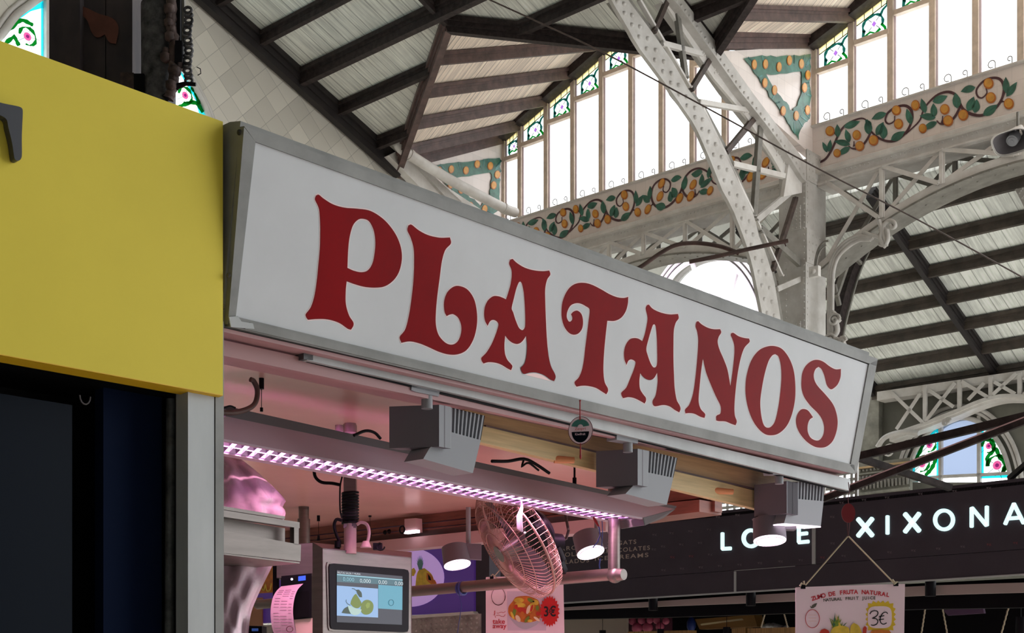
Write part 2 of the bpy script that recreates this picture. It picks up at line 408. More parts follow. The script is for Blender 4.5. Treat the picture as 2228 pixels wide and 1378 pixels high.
vpart('valley_rafter', nodeA, nodeR, VAL, 'wood_plum'); vpart('valley_rafter', nodeR, nodeB, VAL)  # first rafter in browner wood: its lit look is put into the colour
vpart('valley_rafter', nodeB, nodeR2, VAL); vpart('valley_rafter', nodeR2, nodeC, VAL)
vpart('rafter', onM(uL+.12, -10), onM(uL+.12, vV), sc(VAL, 1.25), 'wood_black'); vpart('rafter', onM(0, -10), nodeB, sc(VAL, .8)); vpart('rafter', onM(-3.15, -10), nodeR, sc(VAL, .7))
vpart('ridge_beam', nodeR, PK, sc(VAL, .8)); vpart('ridge_beam', nodeR2, PK2, sc(VAL, .8))
vpu = [q2uv(PM.hit(x, y))[1] for x, y in ((800, 310), (720, 235), (635, 165), (560, 78))]
vpu.append(vpu[-1]-(vpu[0]-vpu[-1])/3); vpu.append(vpu[-1]-.75)
for i, v_ in enumerate(vpu):
    pr = sc(PROF, 1.35) if i == 2 else sc(PROF, 1.05)
    if v_ < vR+.05: vpart('purlin', onM(uL, v_), onM(6.3, v_), pr)
    else:
        t = (v_-vV)/(vR-vV)
        vpart('purlin', onM(uL, v_), onM(uL+3.15*t, v_), pr); vpart('purlin', onM(-3.15*t, v_), onM(3.15*t, v_), pr)
for a, q in DORM[0][1:-1]+DORM[1][1:-1]: vpart('dormer_purlin', a, q, PROF, 'wood_plum')
vpart('dormer_purlin', nodeA+UZ*.1, EL+UZ*.08, sc(VAL, .8), 'wood_plum')
vpart('rake_beam', EL-ud*.12, PK-ud*.12, [(-.12, .05), (.1, .05), (.1, -.1), (-.12, -.1)], 'wood_dark')
vpart('dormer_purlin', nodeB+UZ*.14, E2+UZ*.17, sc(VAL, .9), 'wood_plum')
vpart('rake_beam', E2-ud*.12, PK2-ud*.12, [(-.12, .05), (.1, .05), (.1, -.1), (-.12, -.1)], 'wood_dark')

# ---- clerestory windows
def zrake(u, e, p): return e[1]+(p[1]-e[1])*(u-e[0])/(p[0]-e[0])
def clerestory(name, us, mid, eL, pk, eR, zs):
    root = empty(name, mk((us[0]+us[-1])/2, 0, zs), kind='structure')
    def zr(u): return zrake(u, eL, pk) if u <= pk[0] else zrake(u, eR, pk)
    fr = MB(); n = len(us)
    for s_, e_ in (((us[0], zr(us[0])), (min(pk[0], us[-1]), zr(min(pk[0], us[-1])))), (((pk[0], zr(pk[0])), (us[-1], zr(us[-1]))) if us[-1] > pk[0] else (None, None))):
        if s_: fr.beam(mk(s_[0], -.02, s_[1]-.05), mk(e_[0], -.02, e_[1]-.05), .14, .1)
    fr.beam(mk(us[0], .03, zs+.015), mk(us[-1], .03, zs+.015), .06, .03)
    fr.build('window_frame', M['frame'], root)
    for u in us:
        m = MB(); m.beam(mk(u-.02, -.03, zs), mk(u-.02, -.03, zr(u)-.05), .032, .09, ue, 0); m.beam(mk(u+.03, -.0, zs), mk(u+.03, -.0, zr(u)-.05), .02, .05, ue, 1)
        m.build('mullion', [M['frame'], M['frame_l']], root)
    for i in range(n-1):
        a, c_ = us[i]+.04, us[i+1]-.04; left = (a+c_)/2 < pk[0]
        zt = min(zr(us[i]), zr(us[i+1]))-.44
        t = MB(); t.beam(mk(a, -.02, zt), mk(c_, -.02, zt), .09, .07); t.build('transom', M['frame'], root)
        g = MB(); g.prism([mk(a, .02, zs), mk(c_, .02, zs), mk(c_, .02, zt), mk(a, .02, zt)], ud*.005); g.build('pane', M['glass'], root)
        g = MB(); za, zc = zr(a)-.1, zr(c_)-.1
        g.prism([mk(a, .02, zt), mk(c_, .02, zt), mk(c_, .02, zc), mk(a, .02, za)], ud*.005, 0)
        g.prism([mk(a, .01, za-.1), mk(c_, .01, zc-.1), mk(c_, .01, zc), mk(a, .01, za)], ud*.004, 1)
        for k in range(1, 4):
            uu = a+(c_-a)*k/4; g.tube([mk(uu, 0, zr(uu)-.2), mk(uu, 0, zr(uu)-.1)], .006, 5, 2)
        g.tube([mk(a, 0, za-.1), mk(c_, 0, zc-.1)], .007, 5, 2)
        # scroll ornament: a curl of leaded green glass round a pink lozenge
        w = c_-a; sgn = 1 if left else -1; cu = (a+c_)/2+.02*sgn; cz = zt+(.2 if w > .5 else .2); R = .13 if w > .5 else .09
        def o(du, dz): return mk(cu+du*sgn*R/.13, -.005, cz+dz*R/.13)
        g.tube([o(.14*math.cos(t_)*(1.25 if t_ > 2.2 else 1), .13*math.sin(t_)) for t_ in [PI*(-.12)+k*PI*1.3/16 for k in range(17)]], [.012+.012*math.sin(k*.9)**2 for k in range(17)], 6, 3)
        g.tube([o(.10, .09), o(.14, .16), o(.2, .2), o(.22, .26)], [.02, .016, .014, .026], 6, 3)
        g.tube([o(-.16, -.05), o(-.17, -.13), o(-.14, -.2)], [.024, .02, .012], 6, 3); g.tube([o(.12, -.04), o(.17, -.1), o(.2, -.2)], [.022, .02, .01], 6, 4)
        g.tube([o(-.15, -.14), o(-.06, -.1), o(.02, -.14), (o(.1, -.1))], [.012, .014, .012, .02], 6, 4)
        g.prism([o(0, .045), o(.036, 0), o(0, -.045), o(-.036, 0)], ud*.006, 5)
        for k in range(4):
            an = k*PI/2+.8; g.tube([o(.05*math.cos(an), .05*math.sin(an)), o(.12*math.cos(an), .12*math.sin(an))], .005, 5, 2)
        g.build('stained_pane', [M['g_white'], M['g_pale'], M['lead'], M['g_dkgreen'], M['g_green'], M['g_purple']], root)
    # small iron finials on the sill
    f = MB()
    for i in range(n-1):
        for q in (.35, .75):
            u = us[i]+(us[i+1]-us[i])*q; r_ = .05 if q < .5 else .03
            f.tube([mk(u+r_*math.cos(a_), -.06, zs+.08+r_*math.sin(a_)) for a_ in [k*PI/5 for k in range(9)]], .007, 5)
            f.tube([mk(u+r_, -.06, zs+.08), mk(u+r_, -.06, zs)], .007, 5)
    f.build('sill_scrollwork', M['iron2'], root)
    return root
ZF0, ZF1 = 7.54+Zu, 8.165+Zu
clerestory('window_1', [-6.27, -5.86, -5.24, -4.63, -4.0, -3.37, -2.75, -2.14, -1.53, -.91, -.06], -3.15, (-6.3, 9.73+Zu), (-3.15, 10.89+Zu), (0, 9.5+Zu), ZF1)
clerestory('window_2', [.05, .66, 1.28, 1.91, 2.53, 3.15, 3.77, 4.39, 5.01, 5.63, 6.24], 3.15, (0, 9.38+Zu), (3.15, 10.55+Zu), (6.3, 9.4+Zu), ZF1)

# ---- tiled orange-branch friezes
z4 = lambda x, y: (1600+x*.29033, y*.29033)
PF = Mv(-.01)
ORG = [(712, 985, 34, 38), (912, 1015, 32, 38), (935, 1097, 34, 38), (765, 1150, 28, 32), (1038, 1055, 36, 40), (1210, 830, 35, 38), (1226, 932, 34, 40), (1352, 792, 32, 40), (1407, 965, 30, 36), (1572, 822, 36, 40), (1597, 908, 38, 42), (1710, 865, 38, 42), (1900, 628, 38, 42), (1917, 735, 38, 42), (2052, 780, 38, 42)]
LEAF = [(690, 1145, 655, 1065, 34), (700, 1140, 715, 1048, 36), (770, 1030, 765, 932, 46), (815, 955, 935, 910, 56), (862, 1085, 742, 1060, 50), (855, 1070, 828, 970, 46), (862, 1105, 768, 1165, 46), (1000, 1010, 990, 895, 62), (1020, 950, 975, 900, 40), (1132, 850, 1022, 895, 55), (1058, 1015, 1112, 915, 60), (1110, 1045, 1108, 925, 64), (1168, 1052, 1272, 985, 62), (1318, 935, 1285, 815, 52), (1425, 850, 1395, 738, 48), (1480, 765, 1592, 720, 62), (1502, 885, 1382, 870, 56), (1490, 880, 1485, 775, 54), (1512, 915, 1408, 975, 50), (1665, 815, 1650, 695, 66), (1800, 655, 1690, 690, 56), (1742, 835, 1790, 725, 66), (1795, 848, 1812, 745, 62), (1858, 865, 1968, 785, 66), (2030, 700, 2028, 578, 54), (2032, 725, 2113, 615, 52)]
STEM = [[(600, 1175), (592, 1195), (625, 1217), (680, 1190), (730, 1110), (770, 1020), (820, 945), (900, 900), (960, 890), (1010, 925)],
        [(1000, 930), (1020, 985), (1060, 1025), (1120, 1055), (1180, 1060), (1230, 1040), (1290, 980), (1325, 900), (1320, 830), (1280, 795), (1220, 800), (1150, 840), (1125, 900), (1150, 930), (1190, 910), (1195, 870)],
        [(1280, 1005), (1340, 950), (1385, 900), (1410, 830), (1450, 770), (1520, 710), (1600, 690), (1660, 720), (1690, 790), (1720, 830), (1780, 860), (1850, 865), (1930, 830), (1990, 760), (2015, 670), (1990, 600), (1930, 585), (1860, 610), (1810, 670), (1815, 720), (1850, 735), (1885, 700), (1880, 660)],
        [(1020, 985), (980, 1060), (930, 1110), (880, 1115), (850, 1095)], [(1690, 790), (1650, 870), (1600, 920), (1540, 930), (1510, 905)], [(890, 1100), (890, 1060)], [(1550, 925), (1555, 870)], [(1990, 760), (2030, 765)], [(745, 990), (765, 1030)], [(1385, 800), (1410, 840)]]
def branch(mb, tr, o=-.005):
    def q(x, y, d=0):
        u, v_, z = q2uv(PF.hit(*z4(x, y))); return mk(tr(u), -.012+o-d, z)
    n = -ud
    for s_ in STEM:
        p = spl(s_, False, 4, 80); L = len(p)
        mb.band([q(*a) for a in p], [.008+.011*math.sin(PI*min(1, (i+3)/L)) for i in range(L)], n, .001, .002, 3)
    for (x0, y0, x1, y1, w) in LEAF:
        dx, dy = x1-x0, y1-y0; L = math.hypot(dx, dy); nx, ny = -dy/L, dx/L; pr = []
        for t, h in ((0, 0), (.15, .32), (.35, .5), (.6, .46), (.82, .24), (1, 0)): pr.append((t, h))
        pts = [(x0+dx*t+nx*w*h, y0+dy*t+ny*w*h) for t, h in pr]+[(x0+dx*t-nx*w*h*.85, y0+dy*t-ny*w*h*.85) for t, h in pr[-2:0:-1]]
        mb.prism([q(a, c_, .003) for a, c_ in spl(pts, True, 3, 70)], ud*.002, 1)
        mb.band([q(x0+dx*t, y0+dy*t, .005) for t in (0, .5, .95)], .003, n, 0, .001, 4)
    for (x, y, rx, ry) in ORG:
        mb.prism([q(x+rx*math.cos(a), y+ry*math.sin(a), .006) for a in [k*PI/10 for k in range(20)]], ud*.003, 5)
        mb.prism([q(x+rx*.78*math.cos(a)-2, y+ry*.78*math.sin(a)-3, .009) for a in [k*PI/10 for k in range(20)]], ud*.003, 2)
MF = [M['tile'], M['leaf'], M['orange'], M['stem'], M['leaf_l'], M['orange_d'], M['iron_w']]
b = MB(); b.prism([mk(.0, -.01, ZF0-.01), mk(6.3, -.01, ZF0-.01), mk(6.3, -.01, ZF1), mk(.0, -.01, ZF1)], ud*.2, 0)
branch(b, lambda u: u); branch(b, lambda u: 6.34-u)
def mirror_l(mb):
    pass
b.beam(mk(0, -.04, ZF1), mk(6.3, -.04, ZF1), .06, .02, UZ, 6)
b.build('trim_2', MF, None, uv=(mk(0, -.01, ZF0), -ue, UZ), **STR)
b = MB(); b.prism([mk(-6.3, -.01, ZF0-.01), mk(-.25, -.01, ZF0-.01), mk(-.25, -.01, ZF1), mk(-6.3, -.01, ZF1)], ud*.2, 0)
branch(b, lambda u: u-6.22); branch(b, lambda u: -u-.08)
b.beam(mk(-6.3, -.04, ZF1), mk(-.2, -.04, ZF1), .06, .02, UZ, 6)
b.build('trim_1', MF, None, uv=(mk(-6.3, -.01, ZF0), -ue, UZ), **STR)

# ---- side walls: tiled gable wall with arched stained window, and two tile spandrels with orange garlands
PT = Mu(uL); FT = (mk(uL, 0, 0), ud, UZ, -ue)
def toT(x, y):
    q = PT.hit(x, y)-FT[0]; return (q.dot(ud), q.z)
arc = spl([(-90, 220), (-60, 150), (-25, 100), (0, 78), (30, 38), (60, 14), (115, -22), (190, -45), (255, -18), (300, 40), (345, 95), (395, 150), (432, 210), (455, 265), (468, 340)], False, 4, 80)
hole = [toT(*p) for p in arc]+[toT(-90, 340)]
outer = [(VN, zM(uL, VN)), (vV, zM(uL, vV)), (vV+.6, 9.6), (4.8, 8.5), (4.8, 0), (VN, 0)]
w = filled([outer, hole], FT, -.1, .2)
w.build('wall_left', M['tile45'], None, uv=(FT[0], ud, UZ), **STR)
win = empty('window_4', PT.hit(200, 230), kind='structure')
f = MB(); PTf = Mu(uL+.03)
ol = [PT.hit(*p) for p in arc]
for (rad, off, wd_) in ((0, .02, .1), (.1, .0, .07)):
    cen = sum(ol, V())/len(ol)
    pts = [p+(p-cen).normalized()*rad for p in ol]; f.tube([p-ue*off for p in pts], wd_*.55, 6)
for x in (104, 270):
    f.beam(PTf.hit(x, -60), PTf.hit(x, 300), .12, .1, ud)
f.build('window_frame', M['iron_w'], win)
def leaded(name, px, pl, parent, flowers, border='g_cyan', curls=()):
    g = MB(); nn_ = pl.toward(); g.ipoly(px, pl, .005, 0)
    n = len(px)
    for i in range(n):
        a, c_ = pl.hit(*px[i], .004), pl.hit(*px[(i+1) % n], .004)
        g.band([a, c_], .045, nn_, 0, .004, 1)
    for (x, y, r) in flowers:
        D = (pl.hit(x, y)-EY).y; R = r*D/K; c_ = pl.hit(x, y, .012); g.disc(c_, nn_, R, .004, 12, 3)
        c2 = pl.hit(x, y, .016); g.disc(c2, nn_, R*.45, .004, 8, 4)
        up_ = nn_.cross(UZ).normalized()
        for k in range(5):
            a = 2*PI*k/5; g.disc(pl.hit(x, y, .008)+(up_*math.cos(a)+UZ*math.sin(a))*R*1.25, nn_, R*.6, .003, 10, 5)
        g.tube([c2+(up_*math.cos(t)+UZ*math.sin(t))*R*2.1 for t in [k*PI/7 for k in range(12)]], [R*(.3+.2*math.sin(k*1.7)) for k in range(12)], 5, 2)
        for k in range(5):
            a = 2*PI*k/5+.6; g.tube([c2+(up_*math.cos(a)+UZ*math.sin(a))*R, c2+(up_*math.cos(a)+UZ*math.sin(a))*R*3.2], R*.06, 4, 6)
    for cpx in curls:
        pts = [pl.hit(x, y, .014) for x, y in spl(cpx, False, 4, 80)]; L = len(pts)
        sz = .03*((pts[0]-EY).y/20)
        g.tube(pts, [sz*(.6+.6*abs(math.sin(k*1.1))) for k in range(L)], 5, 2)
    return g.build(name, [M['g_white'], M[border], M['g_green'], M['g_pink'], M['g_purple'], M['g_white'], M['lead']], parent)
leaded('stained_pane', [(-60, 160), (0, 80), (32, 38), (62, 17), (96, 8), (96, 335), (-60, 335)], PT, win, [(59, 80, 9)], 'g_cyan', [[(0, 80), (25, 60), (45, 45), (70, 55)], [(10, 95), (30, 80), (40, 100)]])
leaded('stained_pane', [(300, 45), (330, 85), (350, 108), (350, 335), (300, 335)], PT, win, [(300, 120, 9)])
leaded('stained_pane', [(352, 112), (396, 156), (430, 215), (462, 335), (352, 335)], PT, win, [(402, 208, 8)], 'g_cyan', [[(380, 240), (400, 228), (425, 225), (440, 245)], [(415, 190), (425, 205), (432, 228)]])
leaded('stained_pane', [(112, -15), (190, -42), (252, -15), (286, 20), (286, 335), (112, 335)], PT, win, [(200, 60, 10)])
GAR1 = [(1040, 425), (1110, 410), (1200, 402), (1300, 405), (1400, 402), (1510, 390), (1512, 480), (1505, 560), (1510, 660), (1508, 760), (1500, 850), (1450, 900), (1425, 995), (1385, 930), (1340, 850), (1280, 760), (1220, 690), (1160, 590), (1100, 500)]
GAR2 = [(1190, 535), (1300, 530), (1450, 518), (1455, 600), (1440, 700), (1400, 770), (1385, 800), (1340, 740), (1270, 660), (1225, 590)]
GOR = [(1107, 465), (1187, 462), (1284, 482), (1358, 436), (1444, 460), (1490, 540), (1466, 630), (1183, 596), (1252, 648), (1314, 795), (1407, 830), (1487, 790)]
def spandrel(name, u, elv, zlow, px_map, corner):
    pl = Mu(u); fr = (mk(u, 0, 0), ud, UZ, -ue)
    tp = [corner, elv, mk(u, 0, zlow)]
    r = [((p-fr[0]).dot(ud), p.z) for p in tp]+[(vV+.15, corner.z-.25)]
    b = MB(); b.prism([fr[0]+ud*a+UZ*z for a, z in (r[0], r[1], r[2], (vV+.4, r[3][1]-.0) if False else r[3])], ue*.12, 0)
    def q(x, y, d): return pl.hit(*px_map(x, y), d)
    rag = lambda pts: [(x+random.uniform(-7, 7), y+random.uniform(-7, 7)) for x, y in spl(pts, True, 3, 60)]
    og, ig = rag(GAR1), rag(GAR2)
    def tc(p): qq = pl.hit(*px_map(*p))-fr[0]; return (qq.dot(ud), qq.z)
    g = filled([[tc(p) for p in og], [tc(p) for p in ig]], fr, .02, .006)
    b.add(g.v, g.f, 1)
    for (x, y) in GOR:
        b.prism([q(x+19*math.cos(a), y+36*math.sin(a), .03) for a in [k*PI/8 for k in range(16)]], ue*.004, 5)
        b.prism([q(x+15*math.cos(a)-1, y+30*math.sin(a)-2, .034) for a in [k*PI/8 for k in range(16)]], ue*.004, 2)
    for k in range(26):
        i = random.randrange(len(og)); x, y = og[i]; j = min(range(len(ig)), key=lambda t: (ig[t][0]-x)**2+(ig[t][1]-y)**2)
        b.band([q(x, y, .026), q((x+ig[j][0])/2, (y+ig[j][1])/2, .026)], .012, -ue, 0, .002, 4)
    return b.build(name, MF, None, uv=(fr[0], ud, UZ), **STR)
z3m = lambda x, y: (1300+x/3.28, y/3.28)
spandrel('trim_4', 0, E2, ZF0+.2, z3m, nodeB-UZ*.1)
def left_map(x, y):     # the same garland one bay further left
    q = Mu(0).hit(*z3m(x, y)); q = q+ue*6.3+UZ*.12; d = q-EY
    return (CX+K*d.x/d.y, HY-K*d.z/d.y)
spandrel('trim_3', uL, EL, ZF0+.2, left_map, nodeA-UZ*.1)

# ---- far wall (v=5) with fan window, stained window, bright louvred window
PFW = Mv(5); FF = (mk(0, 5, 0), -ue, UZ, -ud)
def toF(x, y):
    q = PFW.hit(x, y)-FF[0]; return (q.dot(-ue), q.z)
fan = spl([(1400, 760), (1418, 700), (1432, 655), (1452, 622), (1475, 592), (1505, 571), (1540, 562), (1575, 568), (1605, 588), (1630, 622), (1650, 668), (1662, 710), (1670, 760)], False, 4, 80)
stn = spl([(1981, 1050), (1984, 1010), (2000, 972), (2025, 940), (2055, 918), (2090, 910), (2125, 916), (2155, 938), (2180, 972), (2195, 1010), (2203, 1050)], False, 4, 80)
lou = [(1530, 1130), (1530, 1060), (1866, 985), (1866, 1100)]
lou = [(1530, 1125), (1530, 1072), (1872, 1020), (1872, 1085)]
outF = [(-13, 2), (8, 2), (8, 5.25+Zu), (-1.58, 5.25+Zu), (-1.6, 11), (-13, 11)]
w = filled([outF, [toF(*p) for p in fan], [toF(*p) for p in stn], [toF(*p) for p in lou]], FF, -.15, .3)
w.build('wall_back', M['plaster'], None, **STR)
b = MB(); b.ipoly([(1866, 800), (1912, 800), (1912, 1090), (1866, 1090)], Mv(4.85), .2, 0); b.build('trim_5', M['plaster2'], None, **STR)
w5 = empty('window_5', PFW.hit(1550, 700), kind='structure')
f = MB(); pts = [PFW.hit(x, y, .05) for x, y in fan]; f.tube(pts, .05, 6)
cen = PFW.hit(1545, 740); f.tube([p+(p-cen).normalized()*.12 for p in pts], .035, 6); f.tube([p+(p-cen).normalized()*.22 for p in pts], .03, 6)
for a, c_ in (((1506, 571), (1527, 645)), ((1604, 590), (1582, 668)), ((1430, 660), (1500, 690)), ((1660, 690), (1600, 720))):
    f.beam(PFW.hit(*a), PFW.hit(*c_), .07, .07, ud)
f.tube([PFW.hit(x, y) for x, y in spl([(1500, 700), (1505, 665), (1527, 645), (1556, 645), (1582, 665), (1600, 700)], False, 4, 80)], .04, 6)
f.build('window_frame', M['frame_l'], w5)
g = MB(); g.ipoly(fan, Mv(5.05), .006); g.build('pane', M['glass'], w5)
w6 = empty('window_3', PFW.hit(2090, 1040), kind='structure')
f = MB(); pts = [PFW.hit(x, y, .05) for x, y in stn]; f.tube(pts, .045, 6); cen = PFW.hit(2090, 1040)
f.tube([p+(p-cen).normalized()*.13 for p in pts], .03, 6); f.tube([p+(p-cen).normalized()*.2 for p in pts], .04, 6)
for x in (2047, 2131): f.beam(PFW.hit(x, 905), PFW.hit(x, 1050), .06, .08, ud)
for (a, c_) in (((2047, 1038), (2131, 1034)), ((1981, 1046), (2047, 1038)), ((2131, 1034), (2203, 1030))): f.beam(PFW.hit(*a), PFW.hit(*c_), .08, .05)
f.build('window_frame', M['iron'], w6)
leaded('stained_pane', [(1984, 1044), (1987, 1010), (2003, 974), (2028, 942), (2043, 930), (2043, 1040)], Mv(5.03), w6, [(2023, 969, 7), (2007, 1010, 8)], 'g_cyan', [[(1990, 1005), (2002, 985), (2010, 965), (2020, 950)], [(2030, 985), (2036, 1000), (2028, 1020), (2015, 1035)]])
leaded('stained_pane', [(2135, 1036), (2135, 922), (2157, 942), (2182, 975), (2196, 1012), (2199, 1034)], Mv(5.03), w6, [(2152, 971, 7), (2170, 1013, 10)], 'g_cyan', [[(2145, 955), (2158, 962), (2163, 980), (2150, 995), (2150, 1015)], [(2168, 975), (2176, 995), (2188, 1010), (2182, 1030)]])
g = MB(); g.ipoly([(2050, 1034), (2050, 918), (2090, 910), (2128, 918), (2128, 1032)], Mv(5.05), .006); g.build('pane', M['g_sky'], w6)
w7 = empty('window_6', PFW.hit(1700, 1120), kind='structure')
f = MB()
for k in range(5): f.beam(PFW.hit(1530, 1078+k*11), PFW.hit(1872, 1026+k*15), .05, .05)
for k in range(22): f.beam(PFW.hit(1538+k*15, 1072-k*2.3), PFW.hit(1538+k*15, 1125-k*1.8), .03, .05, ud)
f.build('window_bars', M['iron2'], w7)
g = MB(); g.ipoly(lou, Mv(5.05), .006); g.build('pane', M['glass'], w7)
# ornate gallery front under the stained window
b = MB(); PG = Mv(4.7)
b.ipoly([(1868, 1010), (1980, 996), (1980, 1080), (1868, 1094)], PG, .1, 0)
for (ya, h, mi) in ((1018, 4, 1), (1032, 3, 0), (1074, 5, 0)):
    b.ipoly([(1868, ya), (1980, ya-14), (1980, ya-14+h), (1868, ya+h)], PG, .06, mi, .05)
for k in range(14):
    x = 1872+k*8; y = -14*(x-1868)/112
    b.ball(PG.hit(x, 1042+y, .02), .04, 6, 2); b.cyl(PG.hit(x, 1052+y, .03), PG.hit(x, 1068+y, .03), .035, .02, 6, 2); b.ball(PG.hit(x, 1026+y, .02), .025, 6, 2)
b.build('trim_6', [M['plaster2'], M['bamboo2'], M['iron2']], None, **STR)

# ---- aisle roof
gg = (ud-UZ*.426).normalized(); FR0 = PFW.hit(1905, 850)
def onR(u, v): return mk(u, v, FR0.z+.426*(5-v))
aisle = empty('ceiling', onR(1, 3), kind='structure')
b = MB(); b.prism([onR(-1.58, .42), onR(-1.58, 5), onR(8, 5), onR(8, .42)], UZ*.05)
b.build('roof_boarding', M['boards3'], aisle, uv=(onR(0, 0), -ue, gg))
for k in range(7):
    v_ = 4.9-k*.665
    a = onR(-1.58, v_); c_ = onR(8, v_)
    vpart('purlin', a, c_, sc(PROF, 1.0) if k else sc(VAL, 1.1), 'wood_aisle', par=aisle)
for u in (-1.55, .72, 3.0, 5.3): vpart('rafter', onR(u, .42)+UZ*.0, onR(u, 5), sc(VAL, .85), 'wood_black', par=aisle)

# ---- lattice girders
def zarch(u, u0=3.1): return 6.96+Zu-.098*(u-u0)**2
def girder(u0, us, ends, label, name='lattice_girder', zc=7.465+Zu, v0=-.07, v1=.35, seg=24):
    um = (ends[0]+ends[1])/2
    root = empty(name, mk(um, 0, zarch(um, u0)-.1), **T(label, 'girder'))
    b = MB(); b.prism([mk(ends[0], v0, zc-.24), mk(ends[1], v0, zc-.24), mk(ends[1], v0, zc), mk(ends[0], v0, zc)], ud*(v1-v0), 0)
    b.beam(mk(ends[0], v0-.04, zc-.03), mk(ends[1], v0-.04, zc-.03), .1, .06); b.beam(mk(ends[0], v0-.02, zc-.2), mk(ends[1], v0-.02, zc-.2), .04, .02)
    k = ends[0]+.05
    while k < ends[1]: b.dome(mk(k, v0, zc-.09), -ud, .014, .012, 6); k += .07
    b.build('top_chord', M['iron_w'], root)
    b = MB(); dz = (ends[1]-ends[0])/seg
    for i in range(seg):
        a, c_ = ends[0]+dz*i, ends[0]+dz*(i+1)
        for (va, vb, h, m_) in ((v0, v0+.04, .12, 0), (v0-.03, v1+.03, .03, 1), (v1-.04, v1, .12, 0)):
            lo = -.12 if h < .1 else 0
            b.prism([mk(a, va, zarch(a, u0)-h+lo), mk(c_, va, zarch(c_, u0)-h+lo), mk(c_, va, zarch(c_, u0)+lo), mk(a, va, zarch(a, u0)+lo)], ud*(vb-va), m_)
        b.dome(mk((a+c_)/2, .1, zarch((a+c_)/2, u0)-.15), -UZ, .02, .015, 6, 1); b.dome(mk((a+c_)/2, -.1, zarch((a+c_)/2, u0)-.15), -UZ, .02, .015, 6, 1)
    b.build('arched_chord', [M['iron_w'], M['iron2']], root)  # underside plate darker: its shade is put into the iron colour
    pts = [ends[0]]+[u for u in us if ends[0] < u < ends[1]]+[ends[1]]
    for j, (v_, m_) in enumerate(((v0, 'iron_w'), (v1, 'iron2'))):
        for u in pts[1:-1]:
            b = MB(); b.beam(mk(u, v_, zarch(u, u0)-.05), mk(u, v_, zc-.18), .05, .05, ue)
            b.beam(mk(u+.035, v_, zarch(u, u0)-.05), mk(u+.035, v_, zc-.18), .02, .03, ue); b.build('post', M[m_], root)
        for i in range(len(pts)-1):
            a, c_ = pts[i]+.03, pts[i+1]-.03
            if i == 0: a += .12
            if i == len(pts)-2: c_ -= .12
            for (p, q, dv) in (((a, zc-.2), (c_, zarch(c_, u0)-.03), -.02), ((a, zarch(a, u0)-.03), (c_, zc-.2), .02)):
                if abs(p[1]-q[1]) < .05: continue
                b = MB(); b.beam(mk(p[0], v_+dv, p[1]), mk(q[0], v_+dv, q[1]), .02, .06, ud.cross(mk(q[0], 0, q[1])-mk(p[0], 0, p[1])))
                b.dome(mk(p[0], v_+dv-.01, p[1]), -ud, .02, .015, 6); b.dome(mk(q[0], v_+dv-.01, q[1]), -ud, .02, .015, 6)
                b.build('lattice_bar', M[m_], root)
    return root
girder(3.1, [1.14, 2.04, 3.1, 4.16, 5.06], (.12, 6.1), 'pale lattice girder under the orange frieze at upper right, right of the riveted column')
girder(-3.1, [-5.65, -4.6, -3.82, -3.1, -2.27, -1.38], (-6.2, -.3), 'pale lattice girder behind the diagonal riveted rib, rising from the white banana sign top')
# far girder close to the back wall, read off plane v=4.6
PB = Mv(4.6)
r3 = empty('lattice_girder', PB.hit(2070, 930), **T('small white lattice girder beneath the dark aisle roof, above the arched stained window', 'girder'))
b = MB(); b.ipoly([(1908, 853), (2450, 773), (2450, 790), (1908, 872)], PB, .3, 0); b.build('top_chord', M['iron_w'], r3)
ac = spl([(1935, 947), (1975, 932), (2010, 920), (2050, 904), (2088, 889), (2120, 875), (2156, 863), (2190, 858), (2240, 860), (2300, 866), (2360, 878), (2430, 900)], False, 3, 80)
b = MB()
for i in range(len(ac)-1):
    (x0, y0), (x1, y1) = ac[i], ac[i+1]; b.ipoly([(x0, y0), (x1, y1), (x1, y1+8), (x0, y0+8)], PB, .05, 0, .04); b.ipoly([(x0, y0+8), (x1, y1+8), (x1, y1+14), (x0, y0+14)], PB, .3, 0, 0)
b.build('arched_chord', M['iron_w'], r3)
for x, ya, yb in ((2013, 838, 922), (2088, 828, 892), (2156, 820, 866), (2219, 811, 860), (2285, 800, 864), (2350, 790, 876)):
    b = MB(); b.beam(PB.hit(x, ya), PB.hit(x, yb), .05, .07, ue); b.build('post', M['iron_w'], r3)
for (a, c_) in (((1940, 854), (2010, 921)), ((2004, 857), (1952, 935)), ((2024, 851), (2076, 886)), ((2079, 834), (2015, 918)), ((2094, 831), (2152, 866)), ((2143, 834), (2108, 871)), ((2213, 813), (2161, 860)), ((2165, 832), (2210, 858)), ((2228, 822), (2280, 862)), ((2280, 810), (2228, 860)), ((2292, 810), (2345, 872)), ((2345, 800), (2292, 862))):
    b = MB(); A_, B_ = PB.hit(*a, .03), PB.hit(*c_, .03); b.beam(A_, B_, .02, .06, ud.cross(B_-A_)); b.build('lattice_bar', M['iron_w'], r3)
b = MB(); b.tube([PB.hit(x, y, .1) for x, y in spl([(1915, 975), (1930, 955), (1955, 945), (1980, 942), (2005, 945)], False, 4, 80)], .05, 8)
b.build('arched_bracket', M['iron'], r3); 
for cx_, cy_, r_ in ((1940, 983, .13), (2062, 922, .06), (2068, 917, .05)):
    b = MB(); c_ = PB.hit(cx_, cy_, .1)
    b.tube([c_+(-ue*math.cos(t)+UZ*math.sin(t))*r_*(1-t/14) for t in [k*.5 for k in range(22)]], .018, 6)
    b.build('scroll_ornament', M['iron'], r3)

